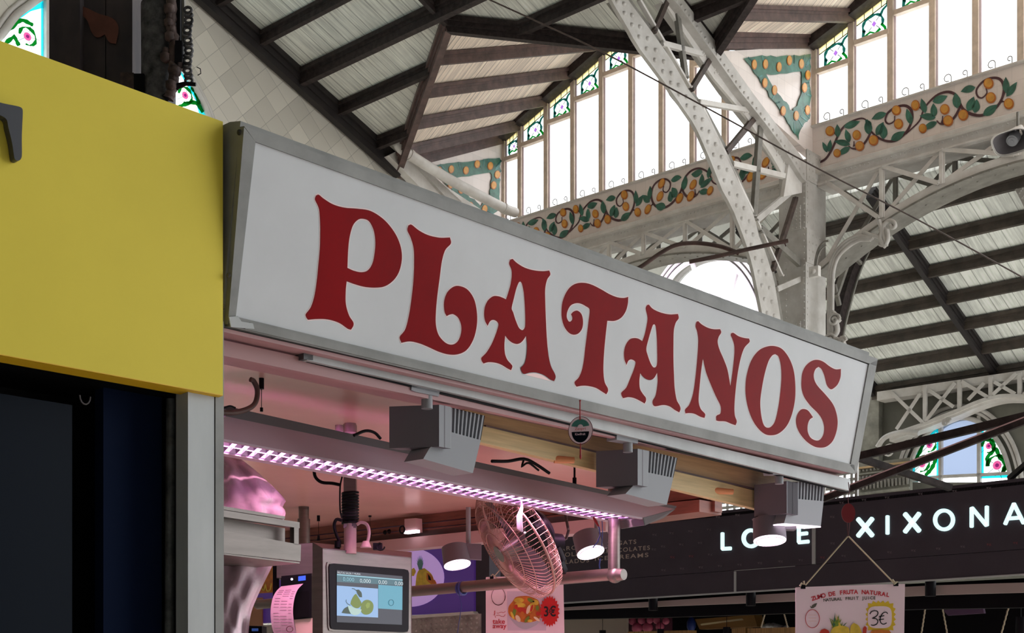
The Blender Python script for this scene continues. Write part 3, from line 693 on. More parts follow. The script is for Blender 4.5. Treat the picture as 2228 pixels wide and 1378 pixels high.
# ---- column
col = empty('column', mk(0, -.1, 0), **T('grey riveted iron column with scrolled brackets rising behind the right end of the white sign', 'column'))
b = MB(); u0, u1, va, vb = -.28, .11, -.4, .18; zt = 7.56+Zu
b.prism([mk(u0, va, 0), mk(u1, va, 0), mk(u1, vb, 0), mk(u0, vb, 0)], UZ*zt, 0)
for u in (u0+.06, u1-.03):
    z = 5.0
    while z < zt: b.dome(mk(u, va, z), -ud, .016, .012, 6); z += .09
for v_ in (va+.05,):
    z = 5.0
    while z < zt: b.dome(mk(u1, v_, z), -ue, .016, .012, 6); z += .09
for (z, h) in ((6.05+Zu, .5), (7.25+Zu, .45)):
    b.prism([mk(u1, va, z), mk(u1, va+.3, z), mk(u1, va+.42, z+h*.4), mk(u1, va+.42, z+h), mk(u1, va, z+h)], -ue*.02)
    for i in range(4):
        for j in range(4): b.dome(mk(u1+.02, va+.07+.1*i, z+.06+j*h*.24), -ue, .017, .014, 6)
for z in (5.2+Zu, 6.9+Zu):
    b.prism([mk(u0+.15, va, z-.35), mk(u1-.08, va, z-.35), mk(u1-.08, va, z), mk(u0+.15, va, z)], -ud*.015)
    for i in range(3):
        for j in range(6): b.dome(mk(u0+.18+.06*i, va-.015, z-.32+j*.055), -ud, .014, .012, 6)
b.prism([mk(u0-.06, va, 3+Zu), mk(u0, va, 3+Zu), mk(u0, va, zt), mk(u0-.06, va, zt)], ud*.5)
b.build('column_shaft', M['iron'], col)
b = MB(); PC = Mv(-.25)   # back plates with rivets between rib and column
b.ipoly([(1686, 596), (1745, 560), (1745, 745), (1702, 730)], PC, .05, 0)
for k in range(22):
    y = 600+k*6; b.dome(PC.hit(1690+(k*.7), y+8), -ud, .02, .015, 6, 0); b.dome(PC.hit(1700+(k*.6), y+4), -ud, .02, .015, 6, 0)
b.ipoly([(1714, 600)]+[(1722+8*math.cos(t), 668+10*math.sin(t)) for t in (0, .8, 1.57, 2.3, 3.14)]+[(1714, 600), (1730, 600)][:1], Mv(-.27), .02, 1)
b.build('riveted_plate', [M['iron'], M['iron_w']], col)
# bracket under the girder, right of the column
PBk = Mv(-.12)
def img(mb, px, pl, r, mi=0, n=8, sub=4): mb.tube([pl.hit(x, y) for x, y in spl(px, False, sub, 85)], r, n, mi)
b = MB()
for k, dd_ in enumerate((0, 7, 14)): img(b, [(1803+dd_*.6, 760), (1803+dd_*.6, 640), (1804+dd_*.7, 590), (1815+dd_*.6, 555+dd_*.4), (1838+dd_*.2, 527+dd_), (1868, 514+dd_*.7), (1900-dd_*.4, 518+dd_*.3)], PBk, .028)
img(b, [(1878, 505), (1895, 512), (1912, 516), (1928, 535), (1921, 500), (1925, 487), (1935, 480), (1945, 484), (1948, 492), (1942, 496), (1937, 490)], PBk, .03)
img(b, [(1912, 480), (1919, 500), (1916, 520), (1925, 536), (1932, 520), (1930, 500)], PBk, .035)
for y_ in (500, 510, 532): b.tube([PBk.hit(1922+9*math.cos(t), y_+3*math.sin(t)) for t in [k*PI/6 for k in range(13)]], .02, 6)
img(b, [(1812, 735), (1822, 720), (1818, 700), (1808, 690), (1812, 680), (1820, 690), (1826, 700)], PBk, .04)
for cx_, cy_, r_ in ((1808, 742, .1), (1822, 748, .08), (1836, 744, .07), (1818, 698, .1)):
    c_ = PBk.hit(cx_, cy_, .05); b.tube([c_+(-ue*math.cos(t)+UZ*math.sin(t))*r_*(1-t/12) for t in [k*.6 for k in range(16)]], .022, 6)
for k in range(5): b.ball(PBk.hit(1800+k*9, 738+k*3), .045, 8)
b.build('scroll_bracket', M['iron'], col)
b = MB()   # arched rib to the aisle
PR_ = Mu(.1)
e1 = spl([(1889, 545), (1872, 580), (1858, 620), (1846, 665), (1836, 705), (1828, 750)], False, 3, 80)
for i in range(len(e1)-1):
    (x0, y0), (x1, y1) = e1[i], e1[i+1]
    b.ipoly([(x0, y0), (x1, y1), (x1-14, y1), (x0-14, y0)], PR_, .25, 1, 0); b.ipoly([(x0+3, y0), (x1+3, y1), (x1, y1), (x0, y0)], PR_, .3, 0, .03)
b.beam(PR_.hit(1845, 566), PR_.hit(1818, 645), .05, .09, ue, 0); b.beam(PR_.hit(1815, 620), PR_.hit(1826, 665), .05, .06, ue, 0); b.beam(PR_.hit(1845, 548), PR_.hit(1870, 575), .05, .1, ue, 0)
b.build('arched_brace', [M['iron2'], M['wood_dark']], col)
b = MB(); PJ = Mv(-.46)
c_ = PJ.hit(1773, 592); b.box(c_, -ue*.075, ud*.04, UZ*.075); b.dome(c_-ud*.04, -ud, .04, .02, 10)
b.build('junction_box', M['iron_w'], col)
b = MB(); img(b, [(1773, 580), (1776, 560), (1782, 540), (1793, 527), (1803, 524)], PJ, .018); img(b, [(1776, 580), (1779, 560), (1786, 544), (1797, 534)], PJ, .012)
b.build('conduit', M['iron2'], col)

# ---- great diagonal rib (roof truss) in plane u=0
PU = Mu(.03)
rib = empty('roof_truss', mk(0, -1.5, 6.5), **T('pale grey riveted roof rib slanting down across the clerestory to the column', 'roof truss'))
Lb = [(1325, -10), (1330, 0), (1364, 58), (1388, 101), (1440, 171), (1471, 213), (1513, 274), (1544, 345), (1574, 420), (1592, 449), (1622, 526), (1637, 577), (1661, 696), (1670, 790), (1674, 900), (1676, 1000)]
Rb = [(1360, -10), (1367, 0), (1419, 70), (1462, 131), (1498, 195), (1532, 238), (1560, 290), (1588, 345), (1612, 405), (1642, 471), (1652, 518), (1664, 543), (1684, 607), (1701, 711), (1712, 790), (1718, 900), (1722, 1000)]
def at(poly, t):
    L = [0]
    for i in range(1, len(poly)): L.append(L[-1]+math.hypot(poly[i][0]-poly[i-1][0], poly[i][1]-poly[i-1][1]))
    d = t*L[-1]
    for i in range(1, len(poly)):
        if d <= L[i]: f_ = (d-L[i-1])/max(1e-6, L[i]-L[i-1]); return (poly[i-1][0]+(poly[i][0]-poly[i-1][0])*f_, poly[i-1][1]+(poly[i][1]-poly[i-1][1])*f_)
    return poly[-1]
b = MB(); N_ = 40
for i in range(N_):
    a, c_, d_, e_ = at(Lb, i/N_), at(Lb, (i+1)/N_), at(Rb, (i+1)/N_), at(Rb, i/N_)
    b.ipoly([a, c_, d_, e_], PU, .05)
    # right-hand web edge set back
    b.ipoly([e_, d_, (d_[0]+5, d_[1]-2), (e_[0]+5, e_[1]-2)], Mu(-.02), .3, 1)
nrv = 36
for i in range(nrv):
    t = (i+.5)/nrv
    l, r_ = at(Lb, t), at(Rb, t)
    for f_ in (.27, .68): b.dome(PU.hit(l[0]+(r_[0]-l[0])*f_, l[1]+(r_[1]-l[1])*f_+(6 if f_ > .5 else 0)), -ue, .032, .028, 8, 0)
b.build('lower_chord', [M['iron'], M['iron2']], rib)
b = MB()
LA = [(1434, -5), (1455, 20), (1513, 110), (1553, 171), (1623, 253), (1680, 340), (1721, 412), (1735, 420)]
RA = [(1484, -5), (1505, 22), (1574, 113), (1640, 205), (1700, 285), (1736, 330), (1766, 372), (1775, 385)]
MA = [(a[0]*.42+c_[0]*.58, a[1]*.42+c_[1]*.58) for a, c_ in zip(LA, RA)]
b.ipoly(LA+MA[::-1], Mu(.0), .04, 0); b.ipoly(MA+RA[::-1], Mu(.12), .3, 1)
for i in range(34):
    p = at(MA, (i+.5)/34); q = at(RA, (i+.5)/34); b.dome(Mu(.12).hit((p[0]*.75+q[0]*.25), (p[1]*.75+q[1]*.25)), -ue, .022, .02, 6, 1)
for (cx_, cy_) in ((1527, 112), (1620, 237), (1555, 150), (1705, 345), (1650, 245), (1690, 330)):
    for i in range(2):
        for j in range(3): b.dome(Mu(.0).hit(cx_+j*6, cy_+i*9), -ue, .018, .015, 6, 0)
b.ipoly([(1718, 345), (1768, 375), (1752, 418), (1705, 428)], Mu(.05), .06, 0)
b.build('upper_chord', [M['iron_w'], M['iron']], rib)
for (x0, y0, x1, y1, w_, m_) in ((1550, 119, 1504, 195, 12, 'brown_iron'), (1647, 250, 1579, 332, 12, 'brown_iron'), (1452, 0, 1422, 70, 11, 'brown_iron'), (1471, 18, 1492, 171, 14, 'iron2'), (1654, 262, 1640, 470, 17, 'iron2'),
        (1520, 222, 1640, 243, 11, 'iron_w'), (1440, 95, 1526, 118, 12, 'iron_w'), (1593, 357, 1715, 386, 12, 'iron_w'), (1735, 405, 1645, 480, 13, 'iron'), (1731, 432, 1681, 588, 11, 'brown_iron'), (1654, 498, 1760, 592, 16, 'iron2'), (1753, 602, 1689, 630, 12, 'iron'),
        (1527, 235, 1640, 470, 6, 'iron_w'), (1390, 0, 1500, 190, 6, 'iron_w'), (1645, 480, 1700, 600, 5, 'iron_w')):
    pl_ = Mu(.0); a, c_ = pl_.hit(x0, y0), pl_.hit(x1, y1); Dm = (a.y+c_.y)/2
    ww = w_*Dm/K
    b = MB(); b.beam(a, c_, .06, ww*.95, (-ue).cross(c_-a))
    for q in (a, c_): b.dome(q-ue*.032, -ue, .018, .014, 6)
    b.build('strut', M[m_], rib)

# left rib foot beside the tiled gable, and downpipe
b = MB(); PL_ = Mu(uL+.3)
b.ipoly([(846, 338), (870, 325), (1005, 450), (975, 470)], PL_, .15, 0); b.ipoly([(870, 325), (885, 335), (1000, 440), (985, 452)], PL_, .05, 1, .05)
b.ipoly([(880, 345), (1060, 465), (1040, 475), (885, 362)], Mu(uL+.1), .1, 0)
b.build('roof_rib_foot', [M['iron_w'], M['iron']], None, **T('white plastered rib foot between the tiled gable wall and the downpipe', 'beam'))
b = MB(); img(b, [(866, 300), (868, 318), (884, 332), (980, 392), (1100, 455), (1122, 463)], Mu(uL+.5), .085, 0, 14)
for q in ((890, 336), (1095, 452)):
    c_ = Mu(uL+.5).hit(*q); c2 = Mu(uL+.5).hit(q[0]+6, q[1]+4); b.cyl(c_, c2, .095, n=14)
b.build('downpipe', M['iron_w'], None, **T('cream painted downpipe slanting above the top edge of the white sign', 'pipe'))

# tie rods
b = MB(); pl_ = Pl(P(1600, 260, 15), V((0, 1, 0))); img(b, [(1040, -12), (1180, 52), (1310, 113), (1540, 236), (1770, 362), (2000, 480), (2240, 612)], pl_, .0085, 0, 6)
b.build('tie_rod', M['brown_iron'], None, **T('thin dark tie rod crossing in front of the windows and column', 'rod'))
b = MB()
for x, y, r_ in ((0, 0, 0),):
    pl_ = Mu(3.0)
    o_ = spl([(2150, 352), (2180, 352), (2205, 372), (2228, 405), (2245, 440)], False, 3, 80); i_ = spl([(2140, 362), (2175, 372), (2198, 398), (2215, 425), (2232, 460)], False, 3, 80)
    pp = Mv(.9)
    for i in range(len(o_)-1):
        b.ipoly([o_[i], o_[i+1], i_[i+1], i_[i]], pp, .3, 0)
        for f_ in (.25, .5, .75): b.dome(pp.hit(o_[i][0]*f_+i_[i][0]*(1-f_), o_[i][1]*f_+i_[i][1]*(1-f_)), -ud, .018, .015, 6)
b.build('riveted_arch', M['iron'], None, **T('curved riveted arch end at the right edge, under the loudspeaker', 'arch'))
# horn loudspeaker
PH = Mv(-.9); hr = empty('horn_loudspeaker', PH.hit(2205, 330), **T('cream horn loudspeaker hanging from the right-hand girder', 'loudspeaker'))
ax_ = (EY-PH.hit(2205, 305)).normalized()*.55+V((-.35, 0, -.55)); ax_.normalize(); c_ = PH.hit(2203, 305)
a1 = ax_.cross(UZ).normalized(); a2 = a1.cross(ax_)
def loop(rx, ry, dz, pw=3.2): 
    return [c_+ax_*dz+a1*rx*math.copysign(abs(math.cos(t))**(2/pw), math.cos(t))+a2*ry*math.copysign(abs(math.sin(t))**(2/pw), math.sin(t)) for t in [2*PI*k/28 for k in range(28)]]
b = MB(); rings = [loop(.05, .05, -.28), loop(.09, .07, -.2), loop(.16, .1, -.08), loop(.235, .15, .05), loop(.25, .165, .06)]
for i in range(len(rings)-1): b.add(rings[i]+rings[i+1], [[k, (k+1) % 28, 28+(k+1) % 28, 28+k] for k in range(28)], 0, True)
rin = [loop(.24, .155, .055), loop(.15, .09, -.06), loop(.07, .05, -.16)]
for i in range(2): b.add(rin[i]+rin[i+1], [[k, 28+k, 28+(k+1) % 28, (k+1) % 28] for k in range(28)], 1, True)
b.build('horn', [M['iron_w'], M['lamp_dk']], hr)
b = MB(); b.cyl(c_-ax_*.1, c_+ax_*.02, .075, .075, 20); b.cyl(c_+ax_*.02, c_+ax_*.03, .06, .05, 20); b.cyl(c_+ax_*.03, c_+ax_*.035, .02, .02, 12); b.build('driver_cone', M['spot_l'], hr)
b = MB(); b.tube([c_-ax_*.2, c_-ax_*.2+UZ*.25], .02, 6); b.build('mounting_bracket', M['iron2'], hr)

b = MB(); b.prism([mk(uL, -26, 0), mk(22, -26, 0), mk(22, -26, 19), mk(uL, -26, 19)], -ud*.2); b.build('wall_added_front', M['plaster'], None, **STR)  # invented wall behind the camera, cuts the light on the foreground
b = MB(); b.prism([mk(22, -26, 0), mk(22, -7, 0), mk(22, -7, 12), mk(22, -26, 19)], -ue*.2); b.build('wall_added_right', M['plaster'], None, **STR)  # invented wall out of view, keeps side light off the signs
b = MB(); b.prism([onM(6.3, VN), onM(6.3, -6), onM(22, -6), onM(22, VN)], UZ*.05); b.build('roof_boarding', M['boards'], nave, uv=(nodeA, -ue, (ud-UZ*.3).normalized()))  # roof piece made up out of view to keep sky light off the foreground
# ================================================================ WHITE SIGN
sgt = st(0, .085, SZ0+.486)-st(0, 0, SZ0); sup = sgt.normalized(); snr = ud.cross(sup)
if snr.dot(EY-st(1, 0, SZ0)) < 0: snr = -snr
PS = Pl(st(0, 0, SZ0), snr)
sign = empty('shop_sign', st(1.6, -.1, SZ0-.02), **T('long white tilted shop sign in a grey metal frame with red lettering', 'sign'))
zt = SZ0+.486
b = MB(); prof = [(0, SZ0), (.085, zt+.01), (.04, zt+.02), (-.24, zt+.02), (-.24, SZ0)]
b.prism([st(-.02, w-.012, z) for w, z in prof], ud*3.25)
b.build('sign_box', M['alu'], sign)
b = MB()
for q in ([(528, 275), (1907, 781), (1904, 797), (553, 309)], [(528, 277), (553, 309), (510, 690), (493, 706)], [(505, 688), (1856, 1012), (1859, 1032), (495, 711)], [(1907, 783), (1861, 1030), (1848, 1014), (1888, 793)]):
    b.ipoly(q, PS, .02, 0, .006)
b.ipoly([(493, 690), (512, 688), (520, 700), (545, 704), (548, 716), (497, 712)], PS, .004, 1, .011)
b.ipoly([(528, 716), (540, 702), (1010, 818), (1010, 828)], PS, .004, 0, .010)
b.build('sign_frame', [M['alu'], M['alu_l']], sign)
b = MB(); b.ipoly([(551, 307), (1892, 795), (1852, 1016), (506, 692)], PS, .01, 0, .001); b.build('sign_panel', M['panel_w'], sign)
b = MB()
for x, y in ((521, 288), (498, 600), (486, 668)): b.dome(Ss(-.025).hit(x, y), -ud, .008, .005, 8)
b.build('bolt', M['grime'], sign)
Z1 = lambda p: (460+p[0]*.40635, 260+p[1]*.40635)
Z2 = lambda p: (1020+p[0]*.2757, 540+p[1]*.2757)
Z3 = lambda p: (1440+p[0]*.31928, 620+p[1]*.31928)
LET = [('P', Z1, [[(552, 430), (557, 408), (572, 403), (600, 425), (650, 455), (710, 472), (780, 478), (850, 490), (920, 535), (975, 600), (1008, 670), (1018, 740), (1005, 810), (975, 860), (930, 893), (880, 902), (820, 898), (770, 885), (722, 868), (717, 920), (718, 990), (735, 1050), (757, 1085), (758, 1105), (745, 1127), (728, 1122), (680, 1090), (620, 1072), (560, 1070), (515, 1074), (505, 1060), (503, 1042), (530, 1005), (550, 940), (562, 860), (570, 780), (578, 690), (580, 600), (578, 530), (572, 475)],
        [(726, 795), (730, 700), (738, 630), (755, 570), (780, 540), (806, 533), (840, 545), (865, 590), (875, 650), (872, 710), (860, 770), (835, 808), (800, 818), (760, 810)]]),
       ('L', Z1, [[(1047, 595), (1052, 568), (1068, 563), (1110, 595), (1160, 620), (1220, 633), (1275, 632), (1280, 665), (1250, 700), (1232, 760), (1220, 850), (1208, 940), (1200, 1030), (1200, 1100), (1215, 1155), (1250, 1195), (1285, 1206), (1315, 1190), (1333, 1150), (1335, 1105), (1320, 1065), (1295, 1045), (1275, 1046), (1257, 1054), (1246, 1030), (1243, 980), (1258, 930), (1290, 898), (1325, 892), (1370, 912), (1405, 965), (1420, 1040), (1418, 1110), (1400, 1180), (1365, 1235), (1320, 1258), (1270, 1260), (1215, 1245), (1160, 1220), (1110, 1200), (1060, 1190), (1015, 1197), (1006, 1165), (1035, 1125), (1055, 1050), (1070, 950), (1080, 850), (1083, 760), (1080, 690), (1065, 635)]]),
       ('A', Z2, [[(315, 125), (322, 92), (342, 85), (380, 120), (440, 155), (510, 175), (580, 182), (632, 177), (640, 210), (615, 250), (600, 320), (600, 420), (605, 560), (612, 700), (625, 840), (645, 930), (675, 990), (682, 1020), (670, 1052), (640, 1040), (590, 1005), (530, 985), (480, 985), (432, 995), (412, 975), (407, 945), (435, 910), (450, 850), (455, 770), (448, 695), (425, 730), (400, 752), (370, 758), (335, 745), (305, 720), (284, 692), (278, 760), (282, 830), (300, 880), (330, 915), (341, 935), (330, 965), (300, 950), (250, 920), (200, 905), (150, 902), (113, 912), (98, 890), (97, 865), (135, 825), (175, 760), (205, 690), (225, 630), (230, 600), (215, 578), (190, 568), (165, 578), (145, 614), (125, 575), (117, 520), (125, 460), (150, 410), (190, 380), (230, 380), (265, 392), (290, 404), (305, 360), (325, 290), (335, 220), (332, 170)],
        [(335, 475), (352, 400), (372, 320), (390, 275), (402, 264), (415, 280), (430, 350), (438, 450), (442, 560), (440, 620), (428, 643), (412, 646), (390, 625), (365, 565), (348, 510)]]),
       ('T', Z2, [[(728, 500), (735, 430), (760, 360), (800, 305), (850, 278), (910, 274), (970, 290), (1040, 325), (1110, 365), (1170, 388), (1220, 393), (1255, 385), (1252, 440), (1235, 500), (1200, 550), (1150, 575), (1090, 575), (1080, 660), (1068, 780), (1060, 900), (1060, 990), (1070, 1060), (1093, 1105), (1095, 1130), (1082, 1155), (1050, 1135), (1000, 1105), (940, 1090), (890, 1088), (848, 1095), (835, 1078), (833, 1055), (865, 1020), (890, 960), (905, 880), (915, 790), (928, 690), (940, 590), (950, 487), (920, 460), (880, 440), (840, 437), (800, 455), (775, 500), (770, 545), (785, 578), (800, 580), (812, 565), (813, 545), (803, 522), (825, 500), (855, 494), (885, 520), (898, 570), (893, 630), (865, 672), (825, 685), (785, 668), (750, 620), (732, 560)]]),
       ('A', Z2, [[(1393, 480), (1402, 452), (1418, 446), (1450, 480), (1510, 508), (1580, 523), (1648, 520), (1653, 555), (1630, 590), (1615, 650), (1612, 760), (1612, 880), (1616, 1000), (1622, 1110), (1638, 1200), (1660, 1240), (1668, 1270), (1658, 1298), (1625, 1280), (1580, 1250), (1530, 1240), (1468, 1250), (1450, 1235), (1448, 1205), (1470, 1165), (1482, 1100), (1487, 1040), (1483, 985), (1460, 1025), (1430, 1043), (1395, 1035), (1365, 1010), (1350, 988), (1343, 1050), (1348, 1110), (1370, 1150), (1393, 1180), (1395, 1205), (1384, 1228), (1350, 1208), (1300, 1185), (1255, 1178), (1215, 1186), (1203, 1165), (1202, 1140), (1240, 1100), (1270, 1030), (1298, 960), (1312, 905), (1300, 888), (1275, 880), (1255, 892), (1242, 922), (1225, 880), (1222, 820), (1235, 765), (1265, 722), (1300, 710), (1335, 715), (1366, 734), (1385, 680), (1400, 610), (1407, 550)],
        [(1398, 795), (1415, 720), (1435, 650), (1450, 608), (1462, 602), (1472, 620), (1480, 700), (1483, 800), (1484, 890), (1478, 930), (1465, 942), (1450, 938), (1430, 905), (1410, 850)]]),
       ('N', Z3, [[(227, 285), (232, 255), (245, 247), (270, 270), (310, 292), (350, 302), (395, 302), (402, 325), (385, 355), (378, 390), (390, 440), (420, 510), (445, 580), (465, 690), (475, 620), (485, 540), (492, 460), (490, 410), (478, 370), (467, 345), (470, 330), (485, 327), (520, 350), (560, 362), (592, 366), (595, 390), (560, 430), (535, 500), (515, 600), (500, 720), (492, 830), (495, 890), (508, 930), (500, 958), (470, 948), (430, 932), (385, 930), (368, 925), (367, 900), (375, 888), (395, 878), (400, 850), (395, 820), (370, 770), (335, 690), (300, 600), (277, 505), (265, 590), (255, 690), (248, 790), (262, 845), (292, 880), (288, 908), (260, 900), (220, 880), (185, 875), (158, 877), (156, 850), (185, 815), (210, 740), (225, 640), (235, 540), (243, 440), (245, 370), (238, 320)]]),
       ('O', Z3, [[(567, 720), (575, 620), (605, 520), (655, 450), (715, 420), (770, 418), (820, 440), (865, 500), (895, 580), (907, 680), (905, 780), (885, 880), (850, 960), (800, 1010), (750, 1026), (700, 1018), (650, 975), (610, 910), (580, 820)],
        [(668, 800), (680, 700), (700, 600), (725, 520), (750, 482), (770, 473), (792, 490), (808, 550), (812, 630), (805, 730), (790, 840), (768, 930), (740, 968), (710, 972), (690, 950), (675, 890)]]),
       ('S', Z3, [[(948, 670), (955, 600), (980, 550), (1020, 518), (1060, 511), (1100, 525), (1140, 555), (1180, 575), (1218, 573), (1215, 630), (1195, 680), (1160, 711), (1140, 708), (1120, 680), (1105, 620), (1085, 575), (1065, 560), (1045, 575), (1033, 610), (1038, 650), (1060, 690), (1110, 745), (1155, 800), (1180, 850), (1195, 920), (1190, 990), (1165, 1060), (1125, 1100), (1080, 1111), (1030, 1100), (975, 1060), (930, 1000), (912, 940), (918, 890), (940, 855), (965, 846), (995, 858), (1028, 903), (1005, 920), (992, 955), (992, 1000), (1010, 1040), (1045, 1060), (1075, 1055), (1098, 1020), (1103, 970), (1090, 920), (1060, 875), (1010, 825), (970, 770), (952, 720)]])]
FS = (PS.p, ud, sup, snr)
for ch, zf, rings in LET:
    rr = []
    for rg in rings:
        o = []
        for p in spl(rg, True, 5, 58):
            q = PS.hit(*zf(p))-PS.p; o.append((q.dot(ud), q.dot(sup)))
        rr.append(o)
    g = filled(rr, FS, .0022, .0004, -.0010); e_ = filled(rr, FS, .0018, .0004, .0); h = filled(rr, FS, .0014, .0004, .0022)
    g.m = [0]*len(g.f); b = MB(); b.add(g.v, g.f, 0); b.add(e_.v, e_.f, 1); b.add(h.v, h.f, 2)
    b.build('letter', [M['red'], M['red_edge'], M['red_halo']], sign, label='red letter '+ch)

# ================================================================ YELLOW SHOP
ye = empty('shop_sign', st(-.8, 0, SZ0-.18), **T('plain yellow shop sign with part of a charcoal letter at its left edge', 'sign'))
PY = Sw(.02)
zb, zt = PY.hit(475, 858).z, PY.hit(477, 262).z
b = MB(); b.prism([st(-2.2, .02, zb), st(-.035, .02, zb), st(-.035, .02, zt), st(-2.2, .02, zt)], ue*.06, 0)
b.prism([st(-2.2, .02, zb), st(-.035, .02, zb), st(-.035, -.03, zb-.004), st(-2.2, -.03, zb-.004)], -UZ*.002, 1)
b.build('sign_panel', [M['yellow'], M['yellow_d']], ye)
b = MB(); b.ipoly(spl([(-90, 215), (-40, 222), (0, 232), (30, 238), (38, 243), (39, 255), (37, 300), (37, 345), (33, 354), (26, 355), (21, 350), (16, 318), (8, 285), (0, 262), (-40, 250), (-90, 245)], True, 4, 70), PY, .02, 0, .022)
b.build('letter', M['letter_k'], ye)
sf = empty('neighbouring_shop', st(-1, -.1, 0), **T('dark navy closed shop below the yellow sign', 'shop'))
def wbox(mb, s0, s1, w0, w1, z0, z1, mi=0): mb.prism([st(s0, w0, z0), st(s1, w0, z0), st(s1, w1, z0), st(s0, w1, z0)], UZ*(z1-z0), mi)
def sx(x, w): q = Sw(w).hit(x, 1100)-S0; return q.dot(ud)
b = MB(); wbox(b, -2.2, sx(157, -.1), -.1, -.12, 0, zb-.06); b.build('glass_panel', M['navy'], sf)
b = MB(); wbox(b, sx(225, -.12), sx(352, -.12), -.12, -.16, 0, zb+.05); b.build('navy_panel', mat('navy_panel2', (14, 26, 52), .6, spec=.05), sf)
b = MB(); wbox(b, -2.4, sx(408, -.1), -.3, -.33, 0, zb+.1); wbox(b, sx(380, -.13), sx(410, -.05), -.06, -.3, 0, zb+.1); wbox(b, -2.2, -.05, -.04, -.3, zb, zb+.02); b.build('back_panel', M['black'], sf)
b = MB(); c_ = Sw(-.12).hit(371, 1100); b.tube([V((c_.x-.004*math.sin(k), c_.y, z)) for k, z in enumerate((0, .8, 1.6, 2.0, 2.4))], .013, 12); b.build('conduit', M['galv'], sf)
b = MB(); c_ = Sw(-.11).hit(185, 862); b.tube([c_+ud*.014*math.cos(t)+UZ*.02*math.sin(t) for t in [k*PI/7+PI for k in range(8)]], .002, 6); b.build('hook', M['lamp_dk'], sf)

# things standing on the yellow shop's roof
def cb(mb, x0, x1, y0, y1, D, dep, mi=0):
    q = [P(x0, y1, D), P(x1, y1, D), P(x1, y0, D), P(x0, y0, D)]; return mb.prism(q, V((0, dep, 0)), mi)
zr_ = st(0, 0, zb+.02).z
wp = empty('timber_post', P(200, 200, 4.2), **T('scorched dark timber post with a rust-brown patch standing behind the yellow sign', 'post'))
for x0, x1 in ((107, 174), (176, 229), (231, 288)):
    b = MB(); cb(b, x0, x1, -60, 330, 4.2 if x0 != 107 else 4.16, .12); b.build('plank', M['rust'], wp)
b = MB(); pf = Pl(P(0, 0, 4.19), V((0, 1, 0)))
b.ipoly(spl([(172, 12), (190, 18), (215, 30), (245, 40), (258, 60), (252, 95), (238, 92), (228, 75), (212, 82), (200, 72), (190, 45), (176, 30)], True, 3, 80), pf, .003, 0, .001)
b.build('rust_patch', M['rust2'], wp)
b = MB(); b.tube([P(345, y, 4.15) for y in (330, 230, 120, 40, 12)], [.052, .052, .052, .053, .053], 24); b.cyl(P(345, 13, 4.15), P(345, 6, 4.15), .046, .03, 24)
b.tube([P(345, 10, 4.15), P(330, -10, 4.14), P(312, -30, 4.14)], .012, 8); b.build('metal_cylinder', M['grime'], None, **T('grimy black metal cylinder beside the timber post behind the yellow sign', 'cylinder'))
ch = empty('hanging_chain_hoist', P(395, 190, 4.1), **T('rusty black chain and bracket hanging right of the black metal cylinder', 'chain'))
b = MB()
cb(b, 383, 392, -40, 140, 4.1, .03); cb(b, 380, 396, 88, 135, 4.08, .04); cb(b, 392, 401, -60, 150, 4.12, .02, 1)
b.build('bracket', [M['black_s'], M['iron2']], ch)
b = MB(); pts = [P(x, y, 4.1) for x, y in spl([(368, -20), (374, 20), (372, 60), (380, 90), (376, 130), (378, 170), (372, 200), (366, 215)], False, 4, 80)]
b.tube(pts, [.012+.006*abs(math.sin(k*1.3)) for k in range(len(pts))], 8)
for k in range(12): b.ball(P(360+random.uniform(-5, 22), 20+k*15, 4.09), random.uniform(.01, .02), 7)
b.build('rusted_rod', M['grime2'], ch)
for k in range(15):
    b = MB(); y = 22+k*11; c_ = P(409+2*math.sin(k), y, 4.1); q = .011
    b.tube([c_+V((q*math.cos(t), (q*.5*math.sin(t) if k % 2 else 0), (.009*math.sin(t) if not k % 2 else .008*math.sin(t)))) for t in [j*PI/6 for j in range(12)]], .0045, 6, 0, True)
    b.build('chain_link', M['grime'], ch)
b = MB(); b.tube([P(*q, 4.1) for q in ((358, 215), (385, 188), (404, 182), (426, 184))], [.012, .01, .007, .006], 8); b.tube([P(*q, 4.1) for q in ((428, 146), (436, 150), (437, 160), (430, 164))], .0015, 5); b.build('hook', M['black_s'], ch)
b = MB(); cb(b, 262, 291, 158, 200, 4.12, .08, 0); cb(b, 291, 313, 160, 200, 4.1, .05, 1); b.build('masonry_stub', [M['grime2'], M['black']], None, **T('small broken brick stub on the roof edge between the post and the cylinder', 'brick'))

# ================================================================ STALL STRUCTURE
stl = empty('market_stall', st(1.5, -1.8, 0), **T('pink-lit fruit stall under the white sign with aluminium corner post', 'market stall'))
ZC = .905+Zu
b = MB(); wbox(b, sx(408, 0), sx(466, 0), .0, -.05, 0, 2.6); b.prism([st(sx(408, 0), .002, 0), st(sx(411, 0), .002, 0), st(sx(411, 0), .002, 2.5), st(sx(408, 0), .002, 2.5)], ue*.002)
b.build('corner_post', M['alu_l'], stl)
b = MB(); wbox(b, sx(468, 0), sx(486, 0), .002, -.12, 0, Sw(0).hit(486, 700).z); b.build('post_channel', M['alu'], stl)
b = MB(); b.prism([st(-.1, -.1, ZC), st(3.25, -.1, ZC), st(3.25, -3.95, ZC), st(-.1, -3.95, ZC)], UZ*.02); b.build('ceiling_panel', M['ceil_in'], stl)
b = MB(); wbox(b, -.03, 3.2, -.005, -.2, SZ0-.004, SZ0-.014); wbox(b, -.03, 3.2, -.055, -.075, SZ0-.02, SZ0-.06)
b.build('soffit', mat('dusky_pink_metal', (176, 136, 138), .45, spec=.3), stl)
h0, h1 = Sw(-.14).hit(486, 742).z, Sw(-.14).hit(486, 765).z
